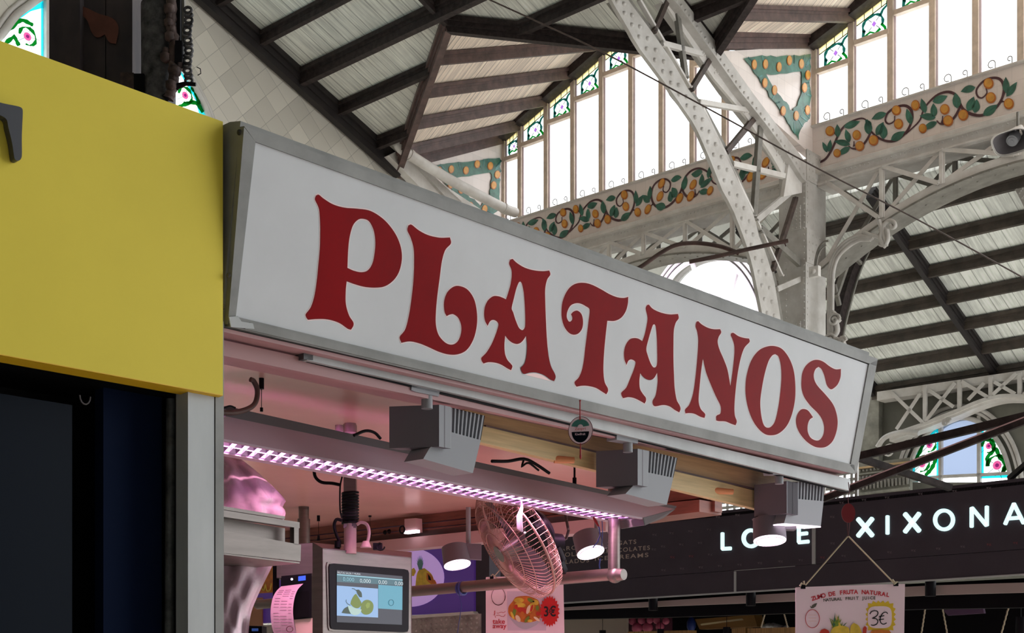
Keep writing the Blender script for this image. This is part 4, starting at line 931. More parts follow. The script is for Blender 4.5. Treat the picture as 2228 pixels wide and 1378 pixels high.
b = MB(); wbox(b, -.03, 3.2, -.135, -.16, h1, h0, 0); wbox(b, -.03, 3.2, -.1, -.17, h0+.004, h0+.012, 1); wbox(b, -.03, 3.2, -.16, -.3, h1+.01, h1+.02, 0); b.build('header_bar', [bpy.data.materials['dusky_pink_metal'], M['black']], stl)
PRr = Sw(-.035)
b = MB(); b.ipoly([(668, 762), (1020, 842), (1250, 899), (1850, 1043), (1848, 1068), (1250, 921), (1020, 863), (668, 784)], PRr, .04)
b.ipoly([(668, 784), (1848, 1066), (1848, 1071), (668, 788)], Sw(-.05), .02, 1)
b.build('lighting_rail', [M['alu_l'], M['black']], stl)
b = MB(); b.ipoly([(661, 762), (681, 767), (681, 784), (661, 782)], Sw(-.033), .045); b.build('rail_end_cap', M['galv'], stl)
PWd = Sw(-.25)
b = MB(); b.ipoly([(1011, 872), (1690, 1030), (1690, 1090), (1308, 990), (1308, 985), (1051, 930), (1011, 922)], PWd, .03, 0)
b.ipoly([(1011, 922), (1051, 930), (1308, 986), (1690, 1082), (1690, 1120), (1011, 957)], PWd, .03, 1, .012)
b.ipoly([(1051, 926), (1400, 1008), (1690, 1076), (1690, 1080), (1400, 1012), (1051, 930)], PWd, .01, 2, .014)
b.ipoly([(1008, 872), (1014, 874), (1014, 884), (1008, 882)], PWd, .03, 3, .01)
b.build('pine_board', [M['bamboo2'], M['bamboo'], M['wood_plum'], M['black']], stl)
for x, y in ((1206, 1000), (1552, 1068)):
    b = MB(); a = PWd.hit(x, y, .0); c_ = PWd.hit(x+22, y+5, .045); b.cyl(a, c_, .014, .011, 14); b.cyl(c_, c_+(c_-a)*.02, .005, .005, 8, 1); b.build('wooden_peg', [mat('peg_wood', (226, 150, 100), .5), M['black']], stl)
# far side of the stall (plane s=3.2)
PE = Ss(3.2)
def ze(x, y): return PE.hit(x, y).z
def ebeam(mb, w0, w1, z0, z1, ds=0, th=.05, mi=0): mb.prism([st(3.2+ds, w0, z0), st(3.2+ds, w1, z0), st(3.2+ds, w1, z1), st(3.2+ds, w0, z1)], ud*th, mi)
za, zb2, zc2, zd = ze(870, 1126), ze(870, 1143), ze(870, 1163), ze(870, 1182)
b = MB(); ebeam(b, -.62, -4, zc2+.02, zb2-.008, 0, .06); ebeam(b, -.62, -4, zb2, za-.0, .01, .06); ebeam(b, -.68, -4, zd, zc2+.012, -.02, .06)
b.build('wooden_beam', M['redwood'], stl)
zp0, zp1, zp2 = ze(900, 1164), ze(900, 1172), ze(900, 1197)
b = MB(); ebeam(b, -1.3, -4, zp2, zp1, -.05, .1, 0); ebeam(b, -1.3, -4, zp1, zp1+.035, -.02, .1, 1); b.build('box_beam', [M['pinkbeam'], M['lamp_dk']], stl)
b = MB()
for x, y in ((838, 1159), (847, 1157)): b.dome(Ss(3.17).hit(x, y), -ud, .014, .01, 10)
b.build('socket', M['black'], stl)
b = MB(); q = [PE.hit(x, y) for x, y in ((1440, 1071), (1556, 1058), (1556, 1088), (1440, 1102))]; b.prism([p-ud*.1 for p in q], ud*.16)
q = [PE.hit(x, y) for x, y in ((1400, 1108), (1554, 1093), (1554, 1119), (1400, 1138))]; b.prism([p-ud*.12 for p in q], ud*.18)
b.build('wooden_housing', M['redwood'], stl)

# ---- fluorescent trough luminaire
lum = empty('trough_light', st(1.4, -.5, 2.2), **T('long mauve trough light with silver louvre hanging under the stall ceiling', 'ceiling light'))
Pa, Pb, Pc = Sw(-.47), Sw(-.40), Sw(-.56)
def ext(p, q, k):  # extend line p->q backwards by k
    return (p[0]-(q[0]-p[0])*k, p[1]-(q[1]-p[1])*k)
b = MB()
T0, T1 = Pa.hit(*ext((520, 893), (1470, 1103), .03)), Pa.hit(1472, 1104)
U0, U1 = Pa.hit(*ext((520, 912), (1470, 1106), .03)), Pa.hit(1468, 1108)
B0, B1 = Pb.hit(*ext((490, 956), (1400, 1126), .06)), Pb.hit(1398, 1127)
F0_, F1_ = Pc.hit(*ext((484, 984), (1345, 1134), .08)), Pc.hit(1345, 1134)
b.prism([T0, T1, U1, U0], ue*.02, 1); b.prism([T0, T1, T1+ue*.09, T0+ue*.09], UZ*.004, 1)
b.prism([U0, U1, B1, B0], ue*.004, 0)
b.prism([U0+ue*.09, U1+ue*.09, F1_+ue*.05, F0_+ue*.05], ue*.004, 0)
b.prism([B0, B1, B1+ue*.012, B0+ue*.012], -UZ*.006, 0)
b.prism([F0_, F1_, F1_+ue*.04, F0_+ue*.04], -UZ*.004, 0)
e1_ = Pb.hit(1398, 1127); e2_ = Pb.hit(1404, 1144)
b.prism([F1_, B1, Pb.hit(1402, 1143), Pc.hit(1350, 1151)], ud*.01, 1)
b.prism([B1, U1, Pa.hit(1441, 1128), Pb.hit(1402, 1143)], ud*.006, 1)
b.prism([F1_, B1, U1, U1+ue*.09], ud*.003, 1)
b.build('housing', [M['lilac'], M['lamp_dk']], lum)
b = MB(); n_ = 46
for i in range(n_):
    for (f0, f1) in ((.04, .48), (.54, .98)):
        t0, t1 = i/n_, (i+.62)/n_; tm = (i+.3)/n_
        A_, B_ = B0.lerp(B1, t0), F0_.lerp(F1_, t0); C_, D_ = B0.lerp(B1, t1), F0_.lerp(F1_, t1)
        p0, p1 = A_.lerp(B_, f0), A_.lerp(B_, f1); q0, q1 = C_.lerp(D_, f0), C_.lerp(D_, f1); mid = p0.lerp(q1, .5)+UZ*.028
        b.add([p0, p1, q1, q0, mid], [[0, 1, 4], [1, 2, 4], [2, 3, 4], [3, 0, 4]], 0)
for f in (.02, .51, .99):
    b.prism([B0.lerp(F0_, f), B1.lerp(F1_, f), B1.lerp(F1_, f)+UZ*(.03 if f == .51 else .003), B0.lerp(F0_, f)+UZ*(.03 if f == .51 else .003)], ue*.003, 0)
b.build('louvre', mat('mirror_louvre', (176, 156, 200), .3, .7), lum)
b = MB(); m0, m1 = B0.lerp(F0_, .5)+UZ*.045, B1.lerp(F1_, .5)+UZ*.045; b.cyl(m0, m1, .013, n=10); b.build('fluorescent_tube', emis('pink_tube', (255, 205, 240), 2.2), lum)
def arealight(loc, dirv, sx_, sy_, e, c, name='lamp_light', along=ud):
    ld = bpy.data.lights.new(name, 'AREA'); ld.shape = 'RECTANGLE'; ld.size = sx_; ld.size_y = sy_; ld.energy = e; ld.color = c
    o = bpy.data.objects.new(name, ld); COL.objects.link(o)
    z = -dirv.normalized(); x = along.normalized(); z = (z-x*x.dot(z)).normalized(); y = z.cross(x)
    from mathutils import Matrix
    mt = Matrix((x, y, z)).transposed().to_4x4(); mt.translation = loc; o.matrix_world = mt
    return o
arealight((m0+m1)/2-UZ*.012, -UZ, (m1-m0).length*.93, .05, 64, (1, .5, .66), along=m1-m0)
b = MB(); wbox(b, .3, 2.9, -.8, -2.4, .9, .98); b.build('bounce_counter', mat('pale_pink_bounce', (250, 196, 190), .5), stl)  # out-of-view surface added to bounce pink light up to the ceiling

for x, y, w_ in ((569, 822, -.6), (1250, 1040, -.6)):
    pl_ = Sw(w_+.1); b = MB(); a = pl_.hit(x, y); b.cyl(a+UZ*.0, a-UZ*.035, .008, n=12); c_ = pl_.hit(x-2, y+65); b.cyl(a-UZ*.035, V((a.x, a.y, c_.z)), .0012, n=6); b.cyl(V((a.x, a.y, c_.z)), V((a.x, a.y, c_.z-.012)), .005, n=8); b.cyl(a, V((a.x, a.y, ZC)), .004, n=8)
    b.build('suspension', M['black_s'], lum)
    if x > 1000: break
b = MB(); img(b, [(545, 826), (552, 830), (560, 850), (556, 876), (540, 890), (510, 898), (484, 898)], Sw(-.45), .008); b.build('flex_conduit', M['wood_plum'], lum)
b = MB(); img(b, [(484, 890), (500, 884), (512, 888)], Sw(-.44), .003); b.build('cable', M['black_s'], lum)
b = MB(); img(b, [(770, 948), (795, 938), (815, 942), (828, 955)], Sw(-.44), .005); b.build('cable', M['black_s'], lum)
b = MB(); img(b, [(1070, 1004), (1105, 1004), (1140, 999), (1165, 1010), (1195, 1030)], Sw(-.43), .006); b.build('cable', M['black_s'], lum)
b = MB(); img(b, [(1140, 999), (1135, 1016), (1150, 1008), (1172, 1024)], Sw(-.43), .004); b.build('cable', M['black_s'], lum)
b = MB(); b.cyl(Sw(-.6).hit(762, 922), Sw(-.6).hit(762, 942), .02, n=16); b.cyl(Sw(-.6).hit(738, 926), Sw(-.6).hit(738, 940), .014, n=12); b.build('cable_gland', M['pinkbeam'], lum)

# ---- track spotlights
def spot(label, ad, neck, box, strip, fins, body, lens, w_):
    pl_ = Sw(w_); c_ = pl_.hit(*box[3]); root = empty('track_spotlight', c_, **T(label, 'spotlight', 'spotlights on the rail under the white sign'))
    b = MB(); b.ipoly(ad, pl_, .045, 0, .01); b.build('rail_adapter', M['spot_l'], root)
    a, e = pl_.hit(*neck[0], -.01), pl_.hit(*neck[1], -.01); b = MB(); b.cyl(a, V((a.x, a.y, e.z-.01)), .017, n=20); b.build('neck', M['spot_l'], root)
    # driver box: a face turned by its own angle, a narrow side along the rail
    c0 = pl_.hit(*box[1]); c1 = pl_.hit(*box[2]); c1 = V((c0.x, c0.y, c1.z))
    m = (box[1][1]-box[0][1])/(box[1][0]-box[0][0]); xv = box[1][0]-(box[1][1]-HY)/m if abs(m) > .005 else -20000
    dl = V(((xv-CX)/K, 1, 0)); dl.normalize()
    if dl.x > 0: dl = -dl
    # length so that the far edge lands on its pixel column
    tx = (box[0][0]-CX)/K; L = (tx*c0.y-c0.x)/(dl.x-tx*dl.y)
    nb = V((dl.y, -dl.x, 0));  nb = nb if nb.dot(EY-c0) > 0 else -nb
    b = MB(); l0 = c0+dl*L; l1 = c1+dl*L
    s1 = pl_.hit(*strip[0]); dep = ud*((s1-c0).length)
    b.prism([l0, c0, c1, l1], dep, 0); dbx = b.build('driver_box', M['spot'], root)
    b = MB(); b.prism([c0, c0+dep, c1+dep, c1], nb*.004, 0); b.prism([c0+dep*.45, c0+dep*.52, c1+dep*.52, c1+dep*.45], nb*.0045, 1); b.build('side_plate', [M['spot_l'], M['spot']], dbx)
    pb = Sw(w_-.02)
    b = MB(); b.ipoly(body, pb, .085, 0)
    hd = b.build('lamp_head', M['spot_l'], root)
    n_ = 9
    (a0, a1, b1, b0) = fins
    b = MB()
    for i in range(n_):
        t0 = i/(n_-.4); t1 = t0+.045
        f = lambda p, q, t: (p[0]+(q[0]-p[0])*t, p[1]+(q[1]-p[1])*t)
        b.ipoly([f(a0, a1, t0), f(a0, a1, t1), f(b0, b1, t1), f(b0, b1, t0)], pb, .02, 0)
    b.ipoly([a0, a1, b1, b0], Sw(w_-.04), .065, 1)
    b.build('heat_sink', [M['spot_l'], M['black_s']], hd)
    if lens:
        p, q = pb.hit(*lens[0]), pb.hit(*lens[1]); b = MB(); b.prism([p, q, q+ue*.08, p+ue*.08], -UZ*.004); b.build('lens', M['glow_w'], hd)
    return root
spot('grey track spotlight nearest the yellow sign, largest of the three under the white sign', [(891, 838), (910, 838), (952, 849), (950, 864), (900, 854), (890, 850)], [(934, 858), (934, 882)], [(847, 885), (956, 881), (953, 972), (844, 974)], [(981, 886), (979, 980)], [(981, 887), (1055, 905), (1046, 958), (980, 940)], [(980, 940), (1046, 958), (1029, 1030), (921, 999), (935, 975)], None, -.06)
spot('grey track spotlight just right of the round fruit tag, middle of three', [(1337, 946), (1356, 944), (1384, 951), (1383, 966), (1350, 960), (1337, 958)], [(1371, 960), (1371, 978)], [(1297, 982), (1388, 977), (1387, 1056), (1297, 1062)], [(1410, 981), (1407, 1062)], [(1410, 981), (1474, 997), (1465, 1040), (1408, 1028)], [(1408, 1028), (1465, 1040), (1451, 1099), (1361, 1075), (1375, 1060)], None, -.06)
spot('grey track spotlight nearest the right end of the white sign, before the lit lettering', [(1675, 1023), (1714, 1021), (1713, 1034), (1678, 1034)], [(1700, 1030), (1700, 1048)], [(1641, 1056), (1713, 1047), (1711, 1117), (1640, 1125)], [(1736, 1048), (1734, 1119)], [(1736, 1048), (1795, 1055), (1792, 1091), (1735, 1086)], [(1735, 1086), (1792, 1091), (1786, 1145), (1706, 1139), (1712, 1118)], [(1706, 1140), (1786, 1146)], -.06)
def downlamp(label, cx_, cy_, rx, ry, tilt, D, boxpx, e=2):
    c_ = P(cx_, cy_, D); R = rx*D/K; ny = -math.sqrt(max(0, 1-(ry/rx)**2)); root = empty('track_spotlight', c_, **T(label, 'spotlight', 'round lit spotlights at the far side of the stall'))
    nn_ = V((math.sin(tilt)*.5, -ry/rx, -1)).normalized(); up_ = -nn_
    b = MB(); b.cyl(c_, c_+up_*.09, R, R*.96, 28); hd = b.build('lamp_head', M['spot'], root)
    b = MB(); b.disc(c_+nn_*.004, nn_, R*.97, .003, 28, 0, 1, V((0, 1, 0))); b.build('lens', M['glow_w'], hd)
    b = MB(); b.tube([c_+nn_*.006+(nn_.cross(V((0, 1, 0))).normalized()*math.cos(t)+nn_.cross(nn_.cross(V((0, 1, 0)))).normalized()*math.sin(t))*R*.82 for t in [k*PI/14 for k in range(28)]], .0015, 5, 0, True); b.build('lens_ring', M['lilac'], hd)
    if boxpx:
        b = MB(); q = [P(x, y, D) for x, y in boxpx]; b.prism(q, V((0, .06, 0)), 0); b.build('driver_box', M['spot'], root)
        b = MB(); t_ = q[0].lerp(q[1], .5); b.cyl(t_+V((0, .03, 0)), V((t_.x, t_.y+.03, ZC-.1)), .012, n=10); b.build('neck', M['spot_l'], root)
    ld = bpy.data.lights.new('spot_glow', 'SPOT'); ld.energy = e; ld.color = (1, .72, .84); ld.spot_size = 1.6; ld.shadow_soft_size = .03
    o = bpy.data.objects.new('spot_glow', ld); COL.objects.link(o); o.location = c_+nn_*.02; o.rotation_euler = nn_.to_track_quat('-Z', 'Y').to_euler()
    return root
downlamp('round lit spotlight left of the fan, by the purple fruit picture', 995, 1229, 30, 9, .35, 6.4, [(990, 1182), (1047, 1184), (1047, 1218), (990, 1214)], 48)
downlamp('round lit spotlight between the fan and the upright steel pipe', 1285, 1202, 31, 13, .5, 6.0, [(1277, 1160), (1322, 1158), (1322, 1192), (1277, 1192)], 48)
downlamp('round lit spotlight just below the boxed spotlight, covering letters of the fascia', 1675, 1176, 36, 9, .0, 5.6, [(1641, 1127), (1733, 1122), (1733, 1153), (1655, 1150)], 48)
b = MB(); q = [Ss(3.1).hit(x, y) for x, y in ((880, 1130), (904, 1128), (905, 1158), (880, 1160))]; b.prism(q, ud*.05, 0)
q = [Ss(3.09).hit(x, y) for x, y in ((879, 1156), (905, 1153), (905, 1159), (879, 1162))]; b.prism(q, ud*.03, 1)
c_ = Ss(3.08).hit(875, 1153); b.tube([c_+ue*.02*math.cos(t)+UZ*.02*math.sin(t) for t in [k*PI/6 for k in range(12)]], .005, 6, 2, True)
b.build('emergency_light', [M['pinkbeam'], M['glow_w'], M['black_s']], None, **T('small box lamp with a lit strip fixed to the reddish wooden beam', 'lamp'))

# ---- round fruit tag on red cord
PTg = Sw(.03); tg = empty('hanging_tag', PTg.hit(1263, 1000), **T('round kiwi fruit tag hanging on a red cord from the sign frame', 'tag'))
b = MB(); img(b, [(1262, 872), (1262, 900), (1262, 915)], PTg, .002); img(b, [(1263, 965), (1263, 985), (1263, 1000)], PTg, [.002]*3+[.003]*3+[.004]*2+[.0015], 0, 6, 4); b.dome(PTg.hit(1262, 873), UZ, .004, .004); b.build('cord', M['cord_red'], tg)
c_ = PTg.hit(1263, 937); R = 26*c_.y/K; nn_ = -V((.25, 1, 0)).normalized(); ra = UZ.cross(nn_).normalized()
b = MB(); b.disc(c_, nn_, R*1.05, .004, 36, 1, 1.12); b.disc(c_+nn_*.001, nn_, R, .004, 36, 0, 1.12); 
half = [c_+nn_*.003+ra*math.cos(t)*R*.74+UZ*(math.sin(t)*R*.9-R*.12) for t in [PI+k*PI/14 for k in range(15)]]; b.prism(half, -nn_*.001, 2)
for k in range(13):
    a = .35+k*2.45/12; p0 = c_+nn_*.003+ra*math.cos(a)*R*.25+UZ*(math.sin(a)*R*.25+R*.25); p1 = c_+nn_*.003+ra*math.cos(a)*R*.78+UZ*(math.sin(a)*R*.72+R*.2)
    b.band([p0, p1], [.0015, .0035], nn_, 0, .001, 3)
b.build('disc', [M['poster'], M['red_edge'], M['navy'], M['leaf_l']], tg)
text('Kiwifruit', .011, c_+nn_*.005-UZ*.0165-ra*.0, ra, UZ, tg, M['poster'], 'lettering', 'CENTER', .034, .0005, .01)
text('Zespri', .012, c_+nn_*.004+UZ*.001, ra, UZ, tg, M['ink_red'], 'lettering', 'CENTER', .036, .0003, 0)

# ---- fan
fc = P(1112, 1190, 5.25); fa = V((.80, .27, .53)).normalized(); f1 = fa.cross(UZ).normalized(); f2 = f1.cross(fa)
fan_ = empty('cage_fan', fc+fa*.1, **T('wire-caged steel fan tilted over the steel pipe rail', 'fan'))
FR_ = .235
def fp(r, a, d): return fc+(f1*math.cos(a)+f2*math.sin(a))*r+fa*d
def prof_front(r): return -.055*(1-(r/FR_)**4)
def prof_back(r): return .075+.045*(1-(r/FR_)**3)
b = MB()
for k in range(80):
    a = 2*PI*k/80; b.tube([fp(r, a, prof_front(r)) for r in (.035, .08, .14, .19, .22, .232)]+[fp(FR_, a, .005), fp(FR_, a, .03)], .0012, 4)
for r in (.035, .09, .15, .2): b.tube([fp(r, t, prof_front(r)) for t in [k*PI/20 for k in range(40)]], .002, 5, 0, True)
b.build('front_guard', M['wire'], fan_)
b = MB()
for k in range(56):
    a = 2*PI*k/56; b.tube([fp(FR_, a, .04)]+[fp(r, a, prof_back(r)) for r in (.225, .19, .14, .07)], .0012, 4)
for r in (.07, .14, .2): b.tube([fp(r, t, prof_back(r)) for t in [k*PI/20 for k in range(40)]], .002, 5, 0, True)
b.build('rear_guard', M['wire'], fan_)
b = MB(); b.tube([fp(FR_+.002, t, .033) for t in [k*PI/30 for k in range(60)]], .005, 8, 0, True); b.build('guard_ring', M['wire'], fan_)
b = MB(); b.cyl(fp(0, 0, -.06), fp(0, 0, .05), .035, .045, 20); hub = b.build('hub', M['stain'], fan_)
for k in range(4):
    b = MB(); a0 = k*PI/2+.3; vs_ = []
    for i in range(6):
        for j in range(5):
            r = .04+.16*i/5; wd_ = (.25+.5*math.sin(PI*min(1, .25+i/6))); vs_.append(fp(r, a0+(j/4-.5)*wd_*1.3, .03+(j/4-.5)*.05))
    b.add(vs_, [[i*5+j, i*5+j+1, i*5+j+6, i*5+j+5] for i in range(5) for j in range(4)], 0, True); b.build('blade', M['lamp_dk'], hub)
b = MB(); b.cyl(fp(0, 0, .1), fp(0, 0, .15), .085, .085, 24); b.cyl(fp(0, 0, .15), fp(0, 0, .17), .085, .06, 24); b.cyl(fp(.05, -1.9, .12), fp(.1, -1.9, .2), .04, .035, 16); b.cyl(fp(.1, -1.8, .16), fp(.16, -1.8, .16), .03, .025, 12); b.build('motor', M['black_s'], fan_)
b = MB(); b.tube([P(*q, 5.5) for q in ((1228, 1095), (1232, 1130), (1237, 1155), (1232, 1172), (1218, 1180), (1200, 1182))], .006, 8); b.build('cable', M['grime2'], fan_)
b = MB(); b.beam(fp(0, 0, .17), P(1228, 1245, 5.45), .02, .03); b.build('mounting_arm', M['black_s'], fan_)
b = MB(); b.tube([P(*q, 4.95) for q in ((1134, 1092), (1135, 1105), (1130, 1125), (1131, 1150), (1137, 1158))], [.004, .006, .012, .012, .003], 10); b.ball(P(1142, 1160, 4.95), .005, 8, 1); b.tube([P(1134, 1092, 4.95), P(1133, 1070, 4.95)], .001, 4)
b.build('plastic_ornament', [mat('clear_plastic', (190, 180, 196), .15, 0, coat=.3), M['panel_w']], None, **T('small clear plastic bottle dangling in front of the fan guard', 'ornament'))

# ---- steel pipe rail
c_ = P(1336, 1252, 5.4); rr_ = .0245; PLx = Pl(c_, ud)
pr = empty('pipe_rail', c_, **T('stainless pipe rail with welded elbow running behind the fan', 'pipe rail'))
b = MB(); b.cyl(c_, V((c_.x, c_.y, ZC)), rr_, n=24); b.build('upright', M['stain'], pr)
b = MB(); b.cyl(c_+UZ*.004, PLx.hit(560, 1316), rr_*1.02, n=24); b.build('crossbar', M['stain'], pr)
b = MB(); b.ball(c_-ue*.004, rr_*1.35, 20); b.cyl(c_-ue*.02, c_-ue*.05, rr_*1.1, rr_*.9, 20); b.build('elbow', M['stain'], pr)
b = MB(); q = PLx.hit(1007, 1281); b.tube([q+UZ*rr_*1.15*math.cos(t)+ud*rr_*1.15*math.sin(t) for t in [k*PI/8 for k in range(16)]], .006, 6, 0, True)
b.tube([q+ue*.015+UZ*rr_*1.15*math.cos(t)+ud*rr_*1.15*math.sin(t) for t in [k*PI/8 for k in range(16)]], .005, 6, 0, True); b.tube([q-ud*.03, PLx.hit(1018, 1320)-ud*.04, PLx.hit(1008, 1385)-ud*.04], .0016, 6); b.build('blue_tie', M['blue'], pr)
b = MB(); b.tube([P(*q, 5.0) for q in ((1293, 1130), (1300, 1138), (1304, 1150), (1306, 1165), (1300, 1180), (1290, 1192))], .0025, 6, 0); b.tube([P(*q, 5.0) for q in ((1310, 1134), (1311, 1160), (1309, 1190))], .0018, 6, 0)
b.tube([P(*q, 4.99) for q in ((1291, 1126), (1296, 1134), (1303, 1146))], [.004, .006, .003], 6, 1); b.tube([P(*q, 5.0) for q in ((1306, 1216), (1304, 1230), (1305, 1238))], .003, 6, 0)
b.build('dangling_cord', [M['blue'], M['cord_red']], None, **T('blue and red cords dangling beside the upright steel pipe', 'cord'))

# ---- scale display
PD = Pl(P(701, 1194, 4.75), -ue); Dn = PD.toward(); PDb = Pl(PD.p-Dn*.05, -ue)
dp = empty('scale_display', PD.hit(800, 1400), **T('stainless scale display box showing green fruit, hanging from a wrapped pole', 'scale display'))
b = MB()
fr_ = [PD.hit(702, 1194), PD.hit(894, 1214), PD.hit(894, 1440), PD.hit(702, 1440)]; bk = [PDb.hit(680, 1181), PDb.hit(896, 1202), PDb.hit(896, 1440), PDb.hit(680, 1440)]
b.add(fr_+bk, [[0, 1, 2, 3], [4, 7, 6, 5], [4, 5, 1, 0], [1, 5, 6, 2], [4, 0, 3, 7], [3, 2, 6, 7]]); b.prism(bk, -Dn*.16)
for a, c2 in ((bk[0], fr_[0]), (fr_[0], fr_[1]), (fr_[0], fr_[3])): b.tube([a, c2], .0022, 6)
b.build('housing', M['stain'], dp)
def rrect(x0, y0, x1, y1, x2, y2, x3, y3, r=.06):
    c = [(x0, y0), (x1, y1), (x2, y2), (x3, y3)]; o = []
    for i in range(4):
        p, q, n2 = c[i], c[i-1], c[(i+1) % 4]; o += [(p[0]+(q[0]-p[0])*r, p[1]+(q[1]-p[1])*r), (p[0]+((q[0]+n2[0])/2-p[0])*r*.42, p[1]+((q[1]+n2[1])/2-p[1])*r*.42), (p[0]+(n2[0]-p[0])*r, p[1]+(n2[1]-p[1])*r)]
    return o
b = MB(); b.ipoly(rrect(709, 1222, 889, 1236, 889, 1380, 713, 1374), PD, .004, 0, .004); b.build('bezel_trim', M['stain'], dp)
b = MB(); b.ipoly(rrect(713, 1226, 887, 1240, 886, 1377, 716, 1370), PD, .02, 0, .008); bz = b.build('bezel', M['black_s'], dp)
scr = MB(); em = lambda n, c, s=.75: mat(n, (10, 10, 12), .3, emit=c, es=s)
SM = [em('scr_navy', (48, 48, 66)), em('scr_teal', (70, 116, 130)), em('scr_lt', (160, 214, 230)), em('scr_sky', (160, 200, 250)), em('scr_green', (120, 140, 30)), em('scr_dk', (40, 66, 46)), em('scr_pale', (196, 226, 216)), em('scr_cyan', (96, 178, 204)), em('scr_lime', (150, 170, 60))]
zs = lambda x, y: (690+x/6.959, 1180+y/6.959)
def sp_(px, mi, off): scr.ipoly([zs(*p) for p in px], PD, .0006, mi, off)
sp_([(272, 430), (1265, 520), (1258, 1255), (272, 1215)], 0, .0095); sp_([(272, 500), (1265, 585), (1265, 660), (272, 605)], 1, .0101); sp_([(272, 485), (1265, 568), (1265, 584), (272, 503)], 2, .0107)
sp_([(272, 660), (895, 708), (895, 1145), (272, 1115)], 3, .0101); sp_([(900, 648), (1265, 672), (1262, 1030), (900, 1008)], 7, .0101)
sp_(spl([(475, 940), (490, 880), (530, 810), (560, 785), (590, 830), (620, 880), (642, 930), (620, 985), (575, 1005), (520, 985)]), 4, .0107)
sp_(spl([(630, 1010), (645, 930), (690, 885), (745, 878), (800, 910), (823, 970), (805, 1050), (750, 1095), (690, 1100), (645, 1070)]), 4, .0113)
sp_(spl([(700, 960), (730, 915), (770, 930), (760, 990), (720, 1010)]), 8, .0117); sp_(spl([(560, 725), (600, 722), (640, 770), (648, 840), (610, 835), (575, 780)]), 5, .0119)
sp_(spl([(340, 1075), (380, 1010), (440, 975), (470, 1040), (480, 1090), (410, 1085)]), 5, .0113); sp_(spl([(430, 960), (500, 985), (560, 1010), (642, 1025), (610, 1085), (540, 1110), (480, 1085), (450, 1030)]), 6, .0121)
scr.band([PD.hit(*zs(*p), .012) for p in ((495, 705), (530, 712), (570, 745))], .0012, Dn, 0, .0004, 5); scr.band([PD.hit(*zs(*p), .012) for p in ((410, 875), (405, 900), (425, 935), (470, 960))], .0012, Dn, 0, .0004, 5)
scr.tube([PD.hit(*zs(1090+38*math.cos(t), 920+45*math.sin(t)), .0115) for t in [k*PI/9 for k in range(18)]], .001, 5, 1, True)
scr.build('screen', SM, bz)
sr = ud; white_e = em('scr_text', (225, 235, 240), .8)
for (bx, by, tx, h, w_, m_) in ((272, 478, 'FRUTAS SALSA Y MURIA', 30, 350, white_e), (355, 588, '0,000', 58, 170, SM[2]), (612, 612, '0,000', 58, 165, white_e), (893, 632, '0,00', 58, 130, white_e), (1140, 652, '0,00', 58, 125, white_e)):
    a = PD.hit(*zs(bx, by), .011); e = PD.hit(*zs(bx+w_, by+w_*.085), .011)
    text(tx, h/6.96*a.y/K*1.35, a, ud, UZ, bz, m_, 'screen_text', 'LEFT', (e-a).length, .0008)
cc = P(762, 1190, 4.85)
b = MB(); b.cyl(V((cc.x, cc.y, PD.hit(700, 1200).z)), V((cc.x, cc.y, P(0, 1147, 4.85).z)), 13.5*4.85/K, n=20); b.cyl(V((cc.x, cc.y, P(0, 1152, 4.85).z)), V((cc.x, cc.y, P(0, 1140, 4.85).z)), 12*4.85/K, n=20)
b.build('lower_sleeve', M['pinkbeam'], dp)
b = MB(); b.prism([V((cc.x+i*.022, cc.y+j*.018, P(0, 1150, 4.85).z)) for i, j in ((-1, -1), (1, -1), (1, 1), (-1, 1))], UZ*(ZC-P(0, 1150, 4.85).z)); b.build('pole', M['stain'], dp)
b = MB(); z0_, z1_ = P(0, 1142, 4.85).z, P(0, 1072, 4.85).z
b.tube([V((cc.x+.028*math.cos(t), cc.y+.028*math.sin(t), z0_+(z1_-z0_)*t/(22*PI))) for t in [k*22*PI/180 for k in range(181)]], .0048, 6); b.build('coiled_cable', M['black_s'], dp)
b = MB(); PZ = Pl(P(0, 0, 4.83), V((0, 1, 0))); img(b, [(683, 1018), (686, 1038), (700, 1050), (722, 1052), (742, 1056)], PZ, .006); img(b, [(745, 1035), (740, 1060), (740, 1110), (744, 1128)], PZ, .003)
img(b, [(744, 1133), (732, 1131), (727, 1145), (732, 1165), (740, 1182)], PZ, .006); b.build('black_cable', M['black_s'], dp)
b = MB(); img(b, [(776, 1142), (786, 1137), (798, 1142), (803, 1158), (800, 1178), (796, 1190)], PZ, .006); b.cyl(P(796, 1178, 4.82), P(796, 1192, 4.82), .011, .02, 12); b.build('grey_cable', M['pinkbeam'], dp)
b = MB(); b.box(P(822, 1190, 4.85), V((.016, 0, 0)), V((0, .015, 0)), V((0, 0, .012))); b.tube([P(828+9*math.cos(t), 1190+8*math.sin(t), 4.83) for t in [k*PI/6 for k in range(10)]], .003, 6); b.build('plug', M['black_s'], dp)
b = MB(); b.cyl(P(735, 1178, 4.83), P(735, 1192, 4.83), .012, n=10); b.build('plug', M['black_s'], dp)

